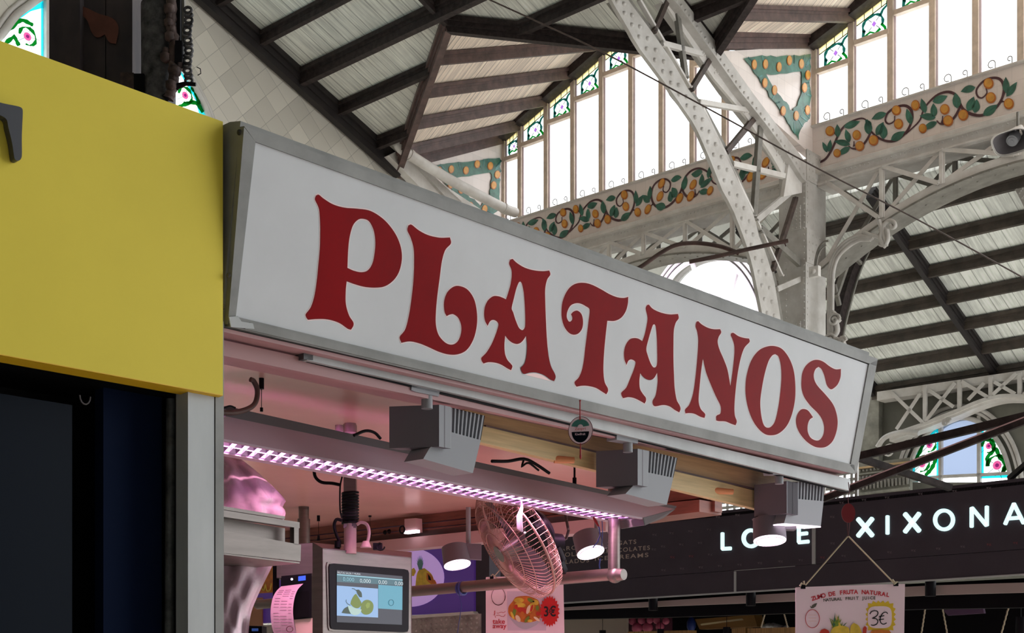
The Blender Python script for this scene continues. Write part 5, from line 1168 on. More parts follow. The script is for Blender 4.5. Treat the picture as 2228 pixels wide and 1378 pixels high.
# ---- receipt printer + paper
PPn = Pl(P(640, 1300, 4.55), V((-.15, 1, 0)))
pt = empty('receipt_printer', PPn.hit(645, 1400), **T('black receipt printer in a steel hood left of the scale display', 'printer'))
b = MB(); b.ipoly([(620, 1186), (680, 1182), (680, 1248), (606, 1255), (604, 1228)], PPn, .12); b.ipoly([(602, 1228), (612, 1228), (612, 1258), (602, 1258)], PPn, .1, 0, .005); b.build('steel_hood', M['stain'], pt)
b = MB(); b.ipoly([(611, 1254), (678, 1248), (678, 1345), (640, 1348), (611, 1348)], PPn, .1); b.ipoly([(593, 1228), (606, 1228), (606, 1440), (593, 1440)], PPn, .08, 0, -.03); b.build('printer_body', M['black_s'], pt)
b = MB(); b.ipoly([(641, 1290), (672, 1286), (672, 1343), (641, 1345)], PPn, .003, 0, .003); b.build('paper_door', M['black'], pt)
b = MB(); b.ipoly([(649, 1255), (665, 1253), (665, 1263), (649, 1265)], PPn, .002, 0, .003); b.disc(PPn.hit(635, 1261, .004), PPn.toward(), .004, .002, 12, 1); b.build('button_lights', [emis('blue_led', (50, 90, 220), 1.0), emis('white_led', (235, 240, 255), 1.5)], pt)
b = MB(); L_ = spl([(612, 1277), (602, 1288), (594, 1305), (590, 1330), (591, 1355), (596, 1378), (608, 1400)], False, 4, 80); R_ = spl([(660, 1271), (648, 1285), (641, 1305), (638, 1330), (640, 1355), (645, 1378), (655, 1400)], False, 4, 80)
v_ = []; off = [0, .02, .035, .05, .055, .055, .05]; n_ = len(L_)
for i in range(n_):
    o_ = .012+.05*math.sin(PI*min(1, i/(n_-1)*.9)); v_ += [PPn.hit(*L_[i], o_), PPn.hit(*R_[i], o_)]
b.add(v_, [[2*i, 2*i+1, 2*i+3, 2*i+2] for i in range(n_-1)], 0, True)
for i in range(4, n_-1, 1):
    for (f0, f1) in ((.12, .35), (.42, .7), (.78, .92)):
        if (i*7+int(f0*10)) % 5 == 0: continue
        q = [v_[2*i].lerp(v_[2*i+1], f)+PPn.toward()*.001 for f in (f0, f1)]; b.band(q, .0012, PPn.toward(), .0, .0003, 1)
b.tube([PPn.hit(631+7*math.cos(t), 1371+6*math.sin(t), .066) for t in [k*PI/8 for k in range(16)]], .0012, 5, 2, True)
b.build('receipt_roll', [M['paper'], mat('receipt_print', (196, 150, 176), .6), M['red_edge']], pt, label='curling pink-lit receipt paper')
b = MB(); b.ipoly([(640, 1349), (680, 1345), (680, 1440), (655, 1440)], PPn, .1, 0, -.01); b.build('lower_panel', mat('cream_plate', (226, 196, 186), .4), pt)
# second small printer at the bottom
b = MB(); PQ = Pl(P(560, 1370, 5.3), V((0, 1, 0))); b.ipoly([(527, 1362), (570, 1363), (570, 1420), (527, 1420)], PQ, .1); b.ipoly([(548, 1368), (562, 1368), (562, 1374), (548, 1374)], PQ, .002, 1, .003); b.disc(PQ.hit(534, 1370, .004), PQ.toward(), .004, .002, 10, 2)
b.build('receipt_printer', [M['black_s'], emis('blue_led2', (44, 70, 130), .8), emis('white_led2', (235, 240, 255), 1.5)], None, **T('second black printer low behind the plastic bags, only its lights showing', 'printer'))

# ---- steel tray shelf on the left + bags
PSh = Sw(-.33)
sh = empty('steel_shelf', PSh.hit(560, 1225), **T('stainless tray shelf beside the aluminium corner post', 'shelf'))
b = MB(); b.ipoly([(440, 1146), (655, 1186), (654, 1222), (440, 1199)], PSh, .012); 
q0, q1 = PSh.hit(440, 1199), PSh.hit(652, 1224); b.prism([q0, q1, q1+ue*.3, q0+ue*.3], -UZ*.004)
b.build('tray_front', M['stain'], sh)
b = MB(); b.ipoly([(440, 1103), (652, 1137), (652, 1150), (440, 1118)], PSh, .02, 0, -.0); b.ipoly([(640, 1148), (650, 1149), (650, 1186), (640, 1185)], PSh, .02); b.build('top_rail', M['stain'], sh)
b = MB(); b.ipoly([(440, 1122), (620, 1150), (620, 1184), (440, 1152)], Sw(-.38), .2); b.ipoly([(440, 1094), (620, 1124), (620, 1130), (440, 1102)], Sw(-.36), .2, 0); b.build('drawer_box', M['stain'], sh)
def bag(name, Lp, Rp, D, amp, label):
    b = MB(); n_ = 26; m_ = 14; vs_ = []
    Ls, Rs = spl(Lp, False, 6, 85), spl(Rp, False, 6, 85)
    for i in range(n_):
        l, r_ = at(Ls, i/(n_-1)), at(Rs, i/(n_-1))
        for j in range(m_):
            t = j/(m_-1); x = l[0]+(r_[0]-l[0])*t; y = l[1]+(r_[1]-l[1])*t
            d = D-.06*math.sin(PI*t)+amp*math.sin(t*17+i*.25)+amp*.6*math.sin(t*31-i*.5+1)
            vs_.append(P(x, y, d))
    k0 = len(vs_)
    b.add(vs_, [[i*m_+j, i*m_+j+1, (i+1)*m_+j+1, (i+1)*m_+j] for i in range(n_-1) for j in range(m_-1)], 0, True)
    bk_ = [p+V((0, .05, 0)) for p in vs_]
    b.add(bk_, [[i*m_+j, (i+1)*m_+j, (i+1)*m_+j+1, i*m_+j+1] for i in range(n_-1) for j in range(m_-1)], 0, True)
    return b.build(name, M['bag'], None, **T(label, 'bag'))
bag('plastic_bag', [(440, 985), (440, 1120)], [(510, 988), (560, 1028), (616, 1084), (609, 1098), (616, 1110), (612, 1128)], 4.35, .012, 'pinkish plastic bag bundle lying on top of the steel shelf')
bag('plastic_bag', [(440, 1215), (440, 1420)], [(590, 1222), (572, 1258), (552, 1300), (538, 1340), (530, 1420)], 4.15, .01, 'pinkish plastic bags hanging below the steel shelf')
b = MB(); b.cyl(P(661, 1105, 7.2), P(661, 1132, 7.2), .028, n=16); b.cyl(P(661, 1130, 7.2), P(661, 1185, 7.2), .034, n=16); z_ = ZC
b.cyl(P(661, 1110, 7.2), V((P(661, 1110, 7.2).x, 7.2, ZC)), .028, n=16)
b.build('ceiling_post', M['stain'], None, **T('short steel post dropping from the stall ceiling behind the shelf', 'post'))
for k, (x, y, D) in enumerate(((693, 1127, 7.6), (805, 1118, 7.6))):
    b = MB(); a = P(x, y, D); b.cyl(V((a.x, a.y, ZC)), a-UZ*.02, .009, n=10); b.cyl(a, a-UZ*.1, .0015, n=6); b.cyl(a-UZ*.1, a-UZ*.13, .006, .01, n=8)
    b.build('cable_hanger', M['black_s'], None, **T(('thin black cable hanger above the steel hood, left of the wrapped pole', 'thin black cable hanger right of the wrapped pole')[k], 'hanger'))
# ================================================================ KIOSK WITH LIT LETTERING
PG_ = Pl(P(1773, 1150, 9), ud); er = -ue
ks = empty('kiosk', PG_.hit(1700, 1400), **T('charcoal kiosk across the aisle with backlit white lettering on its fascia', 'kiosk'))
def topy(x): return 1113-.109*(x-1560)
b = MB(); b.ipoly([(1000, topy(1000)), (2520, topy(2520)), (2520, 1174), (1772, 1228), (1440, 1253), (1000, 1285)], PG_, .06, 0)
b.ipoly([(1000, 1286), (1440, 1254), (1772, 1229), (2520, 1175), (2520, 1231), (1731, 1281), (1000, 1326)], PG_, .06, 0, -.002)
fasc = b
b = MB(); b.ipoly([(1000, 1325), (1731, 1280), (2520, 1230), (2520, 1233), (1731, 1283), (1000, 1328)], PG_, .03, 0, .004)
b.ipoly([(1597, 1244), (1602, 1244), (1602, 1290), (1597, 1290)], PG_, .003, 0, .002); b.ipoly([(1598, 1242), (1730, 1232), (1730, 1233), (1598, 1243)], PG_, .003, 0, .002)
b.ipoly([(1768, 1135), (1775, 1135), (1775, 1228), (1768, 1228)], PG_, .02, 0, .01)
b.build('edge_trim', M['alu_l'], ks)
def cap(mb, p, q, w, off=.012):
    a, c_ = PG_.hit(*p, off), PG_.hit(*q, off); d_ = (c_-a).normalized(); s_ = d_.cross(ud).normalized(); r_ = w/2*a.y/K; pts = []
    for k in range(7): t = PI/2+PI*k/6; pts.append(a+(d_*math.cos(t)*.55+s_*math.sin(t))*r_)
    for k in range(7): t = -PI/2+PI*k/6; pts.append(c_+(d_*math.cos(t)*.55+s_*math.sin(t))*r_)
    mb.prism(pts, ud*.012)
def oo(mb, cx_, cy_, rx, ry, w):
    n_ = 32; o = [PG_.hit(cx_+(rx)*math.cos(t), cy_+ry*math.sin(t), .012) for t in [2*PI*k/n_ for k in range(n_)]]; i_ = [PG_.hit(cx_+(rx-w)*math.cos(t), cy_+(ry-w)*math.sin(t), .012) for t in [2*PI*k/n_ for k in range(n_)]]
    for k in range(n_): mb.prism([o[k], o[(k+1) % n_], i_[(k+1) % n_], i_[k]], ud*.012)
GL = {'L': [((1573, 1161), (1573, 1195)), ((1573, 1195), (1591, 1194))], 'V': [((1676, 1147), (1692, 1183)), ((1692, 1183), (1708, 1144))], 'E': [((1739, 1146), (1739, 1180)), ((1739, 1147), (1759, 1145)), ((1739, 1163), (1757, 1161)), ((1739, 1181), (1760, 1179))],
      'X': [((1868, 1130), (1899, 1166)), ((1899, 1129), (1868, 1167))], 'I': [((1932, 1124), (1932, 1162))], 'X2': [((1970, 1119), (2001, 1156)), ((2001, 1118), (1970, 1158))], 'N': [((2115, 1147), (2115, 1106)), ((2116, 1106), (2147, 1144)), ((2148, 1144), (2148, 1103))], 'A': [((2188, 1141), (2207, 1097)), ((2207, 1097), (2228, 1139)), ((2195, 1129), (2221, 1127))]}
for k_, ss in GL.items():
    b = MB(); hb = MB()
    for p, q in ss: cap(b, p, q, 10 if k_[0] == 'X' else 8)
    b.build('lit_letter', M['glow'], ks, label='backlit white letter '+k_[0])
for (cx_, cy_, rx, ry) in ((1635, 1172, 20, 21.5), (2055, 1132, 23.5, 24.5)):
    b = MB(); oo(b, cx_, cy_, rx, ry, 8); b.build('lit_letter', M['glow'], ks, label='backlit white letter O')
for tx, x0, y0, x1 in (('TURRONES', 1197, 1201, 1289), ('CHOCOLATES', 1179, 1216, 1291), ('HELADOS', 1210, 1229, 1281), ('NOUGATS', 1306, 1190, 1384), ('CHOCOLATES', 1308, 1205, 1414), ('ICE CREAMS', 1294, 1221, 1410)):
    a = PG_.hit(x0, y0, .002); e = PG_.hit(x1, y0-5, .002); text(tx, 12.6*a.y/K, a, er, UZ, ks, M['gold'], 'lettering', 'LEFT', (e-a).length, .001, .012, 1.25)
b1, b2 = MB(), MB()
mk6 = [(60, 230), (175, 218), (290, 208), (8, 312), (120, 300), (235, 290), (297, 362), (10, 458), (125, 448), (240, 440), (358, 432), (478, 424), (603, 414), (730, 404), (855, 396), (1118, 370), (1050, 293), (1048, 130), (1105, 42), (1243, 25), (1385, 10), (1400, 348), (1547, 337), (1700, 325), (1850, 313), (-45, 240), (-50, 330), (345, 130), (465, 118), (1590, -12), (1800, -30), (2010, -48)]
mkr = [(65, 378), (180, 372), (988, 380), (2012, 300), (2175, 290)]
for lst, bb in ((mk6, b1), (mkr, b2)):
    for (x, y) in lst:
        x, y = 1440+x/2.827, 1080+y/2.827
        bb.ipoly([(x-5, y-2), (x-3.5, y-3), (x-2.5, y-2), (x-1.5, y-3), (x, y-2), (x-2.5, y+2)], PG_, .001, 0, .0015)
        for (p, q) in (((x+1, y-2.5), (x+5, y+2)), ((x+5, y-3), (x+1, y+2))): bb.band([PG_.hit(*p, .003), PG_.hit(*q, .003)], .002, -ud, 0, .001)
fasc.add(b1.v, b1.f, 1); fasc.add(b2.v, b2.f, 2); fasc.build('fascia_board', [M['charcoal'], M['char_mark'], M['char_red']], ks)
PG2 = Pl(PG_.p+ud*.18, ud)
b = MB(); b.ipoly([(1000, 1338), (1228, 1322), (1622, 1296), (2037, 1274), (2520, 1259), (2520, 1281), (2037, 1295), (1622, 1313), (1228, 1328), (1000, 1342)], PG2, .05); b.build('metal_channel', mat('grey_brown_channel', (176, 160, 154), .5), ks)
b = MB(); b.ipoly([(1000, 1330), (2520, 1243), (2520, 1318), (2000, 1326), (1440, 1344), (1228, 1348), (1000, 1350)], Pl(PG_.p+ud*.3, ud), .1); b.build('black_header', M['black'], ks)
b = MB(); b.ipoly([(1000, 1320), (2400, 1250), (2400, 1560), (1000, 1560)], Pl(PG_.p+ud*1.6, ud), .05); q0, q1 = PG_.hit(1000, 1326), PG_.hit(2520, 1243); b.prism([V((q0.x, q0.y, q0.z))+ud*.3, q1+ud*.3, q1+ud*1.6, q0+ud*1.6], UZ*.02); b.build('back_wall', M['black'], ks)
q0, q1 = PG_.hit(1000, topy(1000)), PG_.hit(2520, topy(2520)); b = MB(); b.prism([q0-UZ*.02, q1-UZ*.02, q1+ud*1.6-UZ*.02, q0+ud*1.6-UZ*.02], -UZ*.02); b.build('kiosk_roof', M['black'], ks)
b = MB(); b.ipoly([(1220, 1346), (1363, 1346), (1363, 1440), (1220, 1440)], Pl(PG_.p+ud*1.0, ud), .03); b.build('beige_panel', mat('beige_panel', (176, 164, 150), .6), ks)
for n_, (x0, y0, x1, y1, bot) in enumerate(((1411, 1303, 1431, 1303, 1329), (1623, 1290, 1644, 1289, 1319), (2013, 1268, 2036, 1267, 1298))):
    pl_ = Pl(PG_.p+ud*.1, ud); c_ = pl_.hit((x0+x1)/2, y0); r_ = (x1-x0)/2*c_.y/K; b = MB(); zb_ = pl_.hit((x0+x1)/2, bot).z
    b.cyl(V((c_.x, c_.y, c_.z+.08)), V((c_.x, c_.y, zb_)), r_, n=20); b.build('black_downlight', M['black_s'], None, **T(('black cylinder downlight nearest the red star poster, under the charcoal fascia', 'black cylinder downlight just left of the natural juice poster', 'black cylinder downlight right of the natural juice poster')[n_], 'spotlight', 'black downlights under the kiosk fascia'))
PK_ = Pl(PG_.p+ud*.7, ud)
for n_, (x, yc, yt, w_) in enumerate(((1311, 1349, 1372, 15), (1437, 1349, 1369, 15), (1581, 1342, 1365, 16), (2221, 1318, 1343, 24))):
    c_ = PK_.hit(x, yt); r_ = w_/2*c_.y/K; b = MB(); b.cyl(c_, c_-UZ*.12, r_, n=18); b.cyl(V((c_.x, c_.y, PK_.hit(x, yc-12).z)), c_, .0025, n=6)
    b.build('pendant_lamp', M['black_s'], None, **T(('black pendant lamp in front of the beige kiosk panel', 'black pendant lamp over the pink sweets', 'black pendant lamp in front of the gold box', 'black pendant lamp at the bottom right corner')[n_], 'lamp', 'black pendant lamps inside the kiosk'))
PI_ = Pl(PG_.p+ud*1.1, ud)
b = MB(); b.ipoly([(1363, 1338), (1460, 1336), (1460, 1380), (1363, 1380)], Pl(PG_.p+ud*1.2, ud), .02); b.build('sweet_jar_back', mat('dark_pink', (90, 44, 62), .5), ks)
k_ = 0
for (x, y, r_) in ((1376, 1352, 9), (1396, 1350, 9), (1414, 1350, 8), (1386, 1367, 12), (1409, 1366, 12), (1429, 1350, 9), (1436, 1364, 10), (1449, 1352, 8)):
    b = MB(); c_ = PI_.hit(x, y); b.ball(c_, r_*c_.y/K, 10, 0, (1, .6, 1)); k_ += 1
    b.build('wrapped_sweet', mat('pink_wrap', (206, 100, 130), .25) if k_ == 1 else bpy.data.materials['pink_wrap'], None, **T('pink wrapped sweets heaped on the kiosk shelf', 'sweet', 'pink wrapped sweets'))
b = MB(); b.ipoly([(1512, 1348), (1640, 1338), (1648, 1364), (1522, 1370)], PI_, .12, 0); b.ipoly([(1524, 1358), (1570, 1352), (1615, 1346), (1618, 1350), (1570, 1356), (1526, 1362)], PI_, .01, 1, .002); b.build('gift_box', [mat('gold_box', (150, 112, 62), .35, .4), mat('gold_glint', (240, 220, 170), .2, .6)], None, **T('gold cardboard box lying on the kiosk shelf', 'box'))
b = MB(); c_ = PI_.hit(1504, 1360); b.ball(c_, .055, 10, 0, (.7, .5, 1.2)); b.build('blue_bag', mat('blue_bag', (34, 58, 130), .4), None, **T('dark blue bag beside the gold box on the kiosk shelf', 'bag'))
wd_ = mat('slatted_oak', (206, 160, 96), .5, var=.35, scale=6, stretch=(22, 22, .6), bump=.2)
for n_, (x0, x1, yt) in enumerate(((1366, 1500, 1372), (1592, 1622, 1366), (1626, 1736, 1365))):
    b = MB(); b.ipoly([(x0, yt+3), (x1, yt), (x1, 1440), (x0, 1440)], Pl(PG_.p+ud*.8, ud), .1); b.build('wooden_counter', wd_, None, **T(('slatted oak counter top under the pink sweets', 'narrow slatted oak counter section right of the gold box', 'slatted oak counter beside the natural juice poster')[n_], 'counter'))
b = MB(); c_ = PI_.hit(1680, 1362)
for k in range(6): b.ball(PI_.hit(1664+k*9, 1364-3*math.sin(k)), .035, 8, 0, (1, .8, .6))
b.build('crumpled_paper', M['alu_l'], None, **T('crumpled white paper on the slatted oak counter', 'paper'))
for n_, (a, c_) in enumerate((((1664, 1338), (1656, 1366)), ((1706, 1336), (1714, 1366)), ((2013, 1326), (2003, 1390)), ((2051, 1326), (2063, 1390)), ((2196, 1316), (2176, 1390)))):
    b = MB(); p, q = Pl(PG_.p+ud*.6, ud).hit(*a), Pl(PG_.p+ud*.6, ud).hit(*c_); b.tube([p.lerp(q, t/14)+er*.0015*(-1)**t for t in range(15)], .0055, 6)
    b.build('hanging_rope', M['cord'], None, **T(('straw rope just above the crumpled paper', 'straw rope nearest the left edge of the juice poster', 'straw rope nearest the right edge of the juice poster', 'straw rope under the warm light patch', 'straw rope nearest the bottom right corner')[n_], 'rope', 'straw ropes hanging inside the kiosk'))
b = MB(); b.ipoly([(2052, 1328), (2138, 1320), (2141, 1335), (2062, 1340)], Pl(PG_.p+ud*.9, ud), .03); b.build('purple_sign', mat('dull_purple', (92, 66, 96), .6), None, **T('dull purple board hanging in the dark kiosk interior', 'board'))
c_ = Pl(PG_.p+ud*.42, ud).hit(2046, 1322); ld = bpy.data.lights.new('recessed_light', 'SPOT'); ld.energy = .6; ld.color = (1, .75, .4); ld.spot_size = 2.4; ld.shadow_soft_size = .02
o = bpy.data.objects.new('recessed_light', ld); COL.objects.link(o); o.location = c_+V((0, -.12, .03)); o.rotation_euler = (1.2, 0, -.4)

# round red disc and the juice poster hung from it
PQ2 = Pl(P(1850, 1250, 5.3), V((0, 1, 0)))
po = empty('poster', PQ2.hit(1850, 1440), **T('pink-lit natural fruit juice poster hanging from a straw cord', 'poster'))
FN = V((0, -1, 0)); XX = V((1, 0, 0))
b = MB(); b.ipoly([(1731, 1279), (1738, 1278), (1962, 1271), (1969, 1271), (1969, 1276), (1966, 1460), (1731, 1460)], PQ2, .003); b.build('sheet', M['poster'], po)
b = MB()
for p, q in (((1752, 1274), (1844, 1168)), ((1846, 1168), (1945, 1270))): b.tube([PQ2.hit(*p, .004), PQ2.hit(*q, .004)], .003, 6)
b.tube([PQ2.hit(*p, .004) for p in ((1740, 1276), (1744, 1270), (1750, 1272), (1748, 1265))], .004, 6); b.tube([PQ2.hit(*p, .004) for p in ((1941, 1262), (1946, 1268), (1952, 1266), (1944, 1272))], .004, 6)
b.build('hanging_cord', M['cord'], po)
for x, y in ((1747, 1278), (1949, 1272)):
    b = MB(); b.ipoly([(x-5, y-4), (x+5, y-4), (x+5, y+4), (x-5, y+4)], PQ2, .012, 0, .006); b.build('binder_clip', M['black_s'], po)
zp = lambda x, y: (1720+x/6.043, 1150+y/6.043)
def arct(tx, p0, pm, p1, size, m, sqz=1.0):
    A, B_, C_ = p0, pm, p1
    n_ = len(tx)
    for i, ch_ in enumerate(tx):
        if ch_ == ' ': continue
        t = (i+.5)/n_; f = lambda k: (1-t)**2*A[k]+2*t*(1-t)*B_[k]+t*t*C_[k]; g = lambda k: 2*(1-t)*(B_[k]-A[k])+2*t*(C_[k]-B_[k])
        x, y = zp(f(0), f(1)); an = math.atan2(-g(1), g(0)); ax_ = XX*math.cos(an)+UZ*math.sin(an); up_ = -XX*math.sin(an)+UZ*math.cos(an)
        c_ = PQ2.hit(x, y, .001); text(ch_, size, c_, ax_, up_, po, m, 'lettering', 'CENTER', None, .0006, .035)
arct('ZUMO DE FRUTA NATURAL', (285, 955), (730, 800), (1300, 905), .0225, M['ink_red']); arct('NATURAL FRUIT JUICE', (435, 965), (760, 935), (1120, 935), .0165, M['ink_grey'])
b = MB(); b.tube([PQ2.hit(*zp(288+92*math.cos(t), 1190+120*math.sin(t)), .001) for t in [k*PI/16 for k in range(32)]], .0011, 5, 0, True)
b.ipoly([zp(*p) for p in ((268, 1050), (285, 1010), (320, 990), (350, 985), (330, 1030), (300, 1050))], PQ2, .001, 1, .001); b.ipoly([zp(*p) for p in ((268, 1050), (256, 1025), (262, 1020), (278, 1046))], PQ2, .001, 1, .001)
for k in range(3): b.ipoly([zp(*p) for p in ((235, 1140+k*38), (340, 1140+k*38), (340, 1148+k*38), (235, 1148+k*38))], PQ2, .0005, 2, .0006)
b.build('fruit_logo', [M['ink_red'], M['ink_grey'], M['red_halo']], po)
b = MB(); pts = []
for k in range(40):
    t = 2*PI*k/40; r_ = 1.0 if k % 2 else .86; s_ = max(abs(math.cos(t))**4+abs(math.sin(t))**4, .4)**-.25
    pts.append(zp(1185+210*r_*math.cos(t)*s_*.95, 1165+230*r_*math.sin(t)*s_*.93))
b.ipoly(pts, PQ2, .001, 0, .001)
pts = [zp(1172+158*math.copysign(abs(math.cos(t))**.55, math.cos(t)), 1170+145*math.copysign(abs(math.sin(t))**.55, math.sin(t))) for t in [2*PI*k/36 for k in range(36)]]; b.ipoly(pts, PQ2, .001, 1, .002)
b.build('price_star', [M['star_y'], M['poster']], po)
b = MB()
for s_ in ([(1040, 1130), (1060, 1100), (1100, 1085), (1140, 1095), (1145, 1130), (1115, 1165), (1070, 1185), (1120, 1190), (1145, 1220), (1130, 1260), (1090, 1278), (1055, 1272)], [(1275, 1125), (1255, 1105), (1215, 1115), (1185, 1160), (1175, 1210), (1190, 1250), (1225, 1262), (1262, 1245)], [(1160, 1165), (1230, 1150)], [(1155, 1205), (1225, 1195)]):
    b.band([PQ2.hit(*zp(*p), .0035) for p in spl(s_, False, 4, 100)], .0019, FN, 0, .0006)
b.build('price', M['ink_k'], po)
b = MB(); random.seed(3)
for k in range(24):
    a = -1.57+random.uniform(-.9, .9); l = random.uniform(120, 250); x0, y0 = 600+random.uniform(-70, 70), 1330+random.uniform(-60, 60)
    x1, y1 = x0+math.cos(a)*l*.7, y0+math.sin(a)*l*.8; nx = 18
    b.ipoly([zp(*p) for p in ((x0-nx, y0), (x1, y1), (x0+nx, y0))], PQ2, .0008, random.choice((0, 1, 1, 2)), .001+k*.0001)
b.ipoly([zp(*p) for p in spl([(370, 1400), (400, 1340), (450, 1320), (500, 1350), (510, 1400)])], PQ2, .001, 3, .0036); b.ipoly([zp(*p) for p in spl([(500, 1480), (540, 1330), (620, 1285), (720, 1290), (770, 1330), (780, 1480)])], PQ2, .001, 2, .004)
b.ipoly([zp(*p) for p in spl([(770, 1480), (790, 1290), (830, 1245), (890, 1280), (930, 1360), (960, 1480)])], PQ2, .001, 2, .0044); b.ipoly([zp(*p) for p in spl([(945, 1400), (950, 1320), (975, 1285), (1000, 1310), (990, 1400)])], PQ2, .001, 3, .0048); b.ipoly([zp(*p) for p in spl([(1000, 1480), (1060, 1350), (1180, 1335), (1300, 1350), (1380, 1480)])], PQ2, .001, 4, .005)
b.build('fruit_picture', [M['leaf'], M['f_gr'], M['f_yel'], M['f_red'], M['f_or']], po)
rd = empty('red_disc', PQ2.hit(1846, 1168), **T('dark red disc hanging above the juice poster in front of the fascia', 'disc'))
b = MB(); b.disc(P(1846, 1117, 5.3), FN, 15*5.3/K, .004, 30, 0, 1.4); b.build('disc', mat('dull_red', (120, 26, 36), .5), rd)
b = MB(); b.tube([P(1846, 1096, 5.3), P(1845, 1086, 5.3), P(1848, 1070, 5.3), P(1846, 1050, 5.3)], .0016, 6); b.tube([P(1843, 1137, 5.3), P(1845, 1168, 5.3)], .0014, 6); b.tube([P(1849, 1137, 5.3), P(1846, 1168, 5.3)], .0014, 6); b.build('cord', mat('dark_red_cord', (90, 30, 36), .6), rd)

# take away poster
PT1 = Pl(P(1140, 1300, 6.2), V((0, 1, 0)))
p1_ = empty('poster', PT1.hit(1140, 1440), **T('take away fruit bowl poster with red price star, behind the pipe rail', 'poster'))
za1 = lambda x, y: (1050+x/10.765, 1250+y/10.765)
b = MB(); b.ipoly([za1(*p) for p in ((75, 80), (90, 65), (560, 55), (1870, 20), (1890, 30), (1930, 2000), (75, 2000))], PT1, .003); b.build('sheet', M['poster'], p1_)
b = MB(); b.ipoly([za1(*p) for p in ((570, 400), (1490, 400), (1490, 1320), (585, 1320))], PT1, .0006, 0, .0006); b.build('picture_ground', mat('picture_ground', (226, 206, 224), .5), p1_)
b = MB(); b.tube([PT1.hit(*za1(370+160*math.cos(t), 520+205*math.sin(t)), .001) for t in [k*PI/16 for k in range(32)]], [.0018 if 4 < k < 14 or k < 3 else .001 for k in range(32)], 5, 0, True)
for s_ in ([(250, 960), (290, 930), (290, 850), (275, 900), (300, 1010), (310, 1020)], [(330, 900), (360, 915), (400, 900), (450, 890), (480, 905), (540, 870)], [(320, 975), (380, 960), (440, 990), (500, 990), (530, 940)]): b.band([PT1.hit(*za1(*p), .001) for p in spl(s_, False, 3, 110)], .0009, FN, 0, .0004, 1)
b.build('fruit_logo', [M['red_edge'], M['ink_red']], p1_)
for tx, y in (('take', 1160), ('away', 1265)): a = PT1.hit(*za1(235, y), .001); text(tx, .032, a, XX, UZ, p1_, M['ink_red'], 'lettering', 'LEFT', (30 if tx == 'away' else 27)*6.2/K, .0005, .015)
b = MB(); b.ipoly([za1(*p) for p in spl([(600, 900), (640, 1000), (740, 1080), (900, 1130), (1080, 1145), (1250, 1110), (1360, 1040), (1400, 960), (1360, 1080), (1270, 1180), (1150, 1250), (1020, 1290), (900, 1270), (780, 1190), (680, 1080), (620, 980)], True, 3, 70)], PT1, .001, 0, .0014); b.build('bowl_picture', M['bowl'], p1_)
b = MB(); random.seed(11)
b.ipoly([za1(*p) for p in spl([(605, 900), (610, 760), (700, 640), (780, 540), (950, 510), (1100, 520), (1290, 600), (1340, 720), (1370, 900), (1330, 1040), (1200, 1110), (1000, 1130), (800, 1080), (660, 1000)])], PT1, .001, 1, .001)
FRU = [(660, 830, 60, 120, 1, .2), (740, 900, 40, 140, 3, .2), (850, 610, 120, 60, 0, 0), (1010, 560, 90, 45, 1, .2), (1120, 610, 80, 45, 3, .5), (880, 720, 130, 60, 0, .1), (1240, 660, 80, 60, 0, .4), (930, 850, 130, 70, 2, .3), (1130, 790, 70, 120, 0, .4), (1150, 800, 30, 90, 2, .3), (1070, 830, 40, 110, 4, .3), (940, 960, 60, 90, 1, -.3), (1180, 980, 70, 100, 1, .3), (830, 1040, 50, 90, 4, -.5), (1040, 1060, 35, 90, 3, .6), (1300, 930, 50, 50, 2, 0), (1280, 790, 40, 60, 3, 0), (700, 970, 30, 100, 0, -.4), (1270, 1050, 90, 30, 4, .6), (1110, 1095, 60, 35, 0, 0), (780, 770, 40, 60, 2, .3), (1190, 640, 25, 20, 5, 0)]
for i, (x, y, rx, ry, m_, an) in enumerate(FRU):
    b.ipoly([za1(x+rx*math.cos(t)*math.cos(an)-ry*math.sin(t)*math.sin(an), y+rx*math.cos(t)*math.sin(an)+ry*math.sin(t)*math.cos(an)) for t in [k*PI/7 for k in range(14)]], PT1, .0006, m_, .0016+i*.0002)
b.build('fruit_picture', [M['f_yel'], M['f_or'], M['f_red'], M['f_gr'], M['f_cr'], M['wood_dark']], p1_)
b = MB(); b.ipoly([za1(1570+(238 if k % 2 else 200)*math.cos(2*PI*k/44), 870+(372 if k % 2 else 312)*math.sin(2*PI*k/44)) for k in range(44)], PT1, .001, 0, .007); b.build('price_star', M['star_r'], p1_)
a = PT1.hit(*za1(1425, 985), .0085); text('3€', .064, a, XX, UZ, p1_, M['ink_k'], 'price', 'LEFT', 26*6.2/K, .0005, .02)
b = MB(); x, y = za1(215, 90); b.ipoly([(x-4, y-4), (x+4, y-4), (x+4, y+3), (x-4, y+3)], PT1, .01, 0, .005); b.build('binder_clip', M['black_s'], p1_)
b = MB(); b.tube([PT1.hit(*p, .004) for p in ((1074, 1256), (1090, 1238), (1130, 1205))], .0025, 6); b.tube([PT1.hit(*p, .004) for p in ((1068, 1254), (1072, 1250), (1078, 1256), (1084, 1262))], .003, 6); b.build('hanging_cord', M['cord'], p1_)

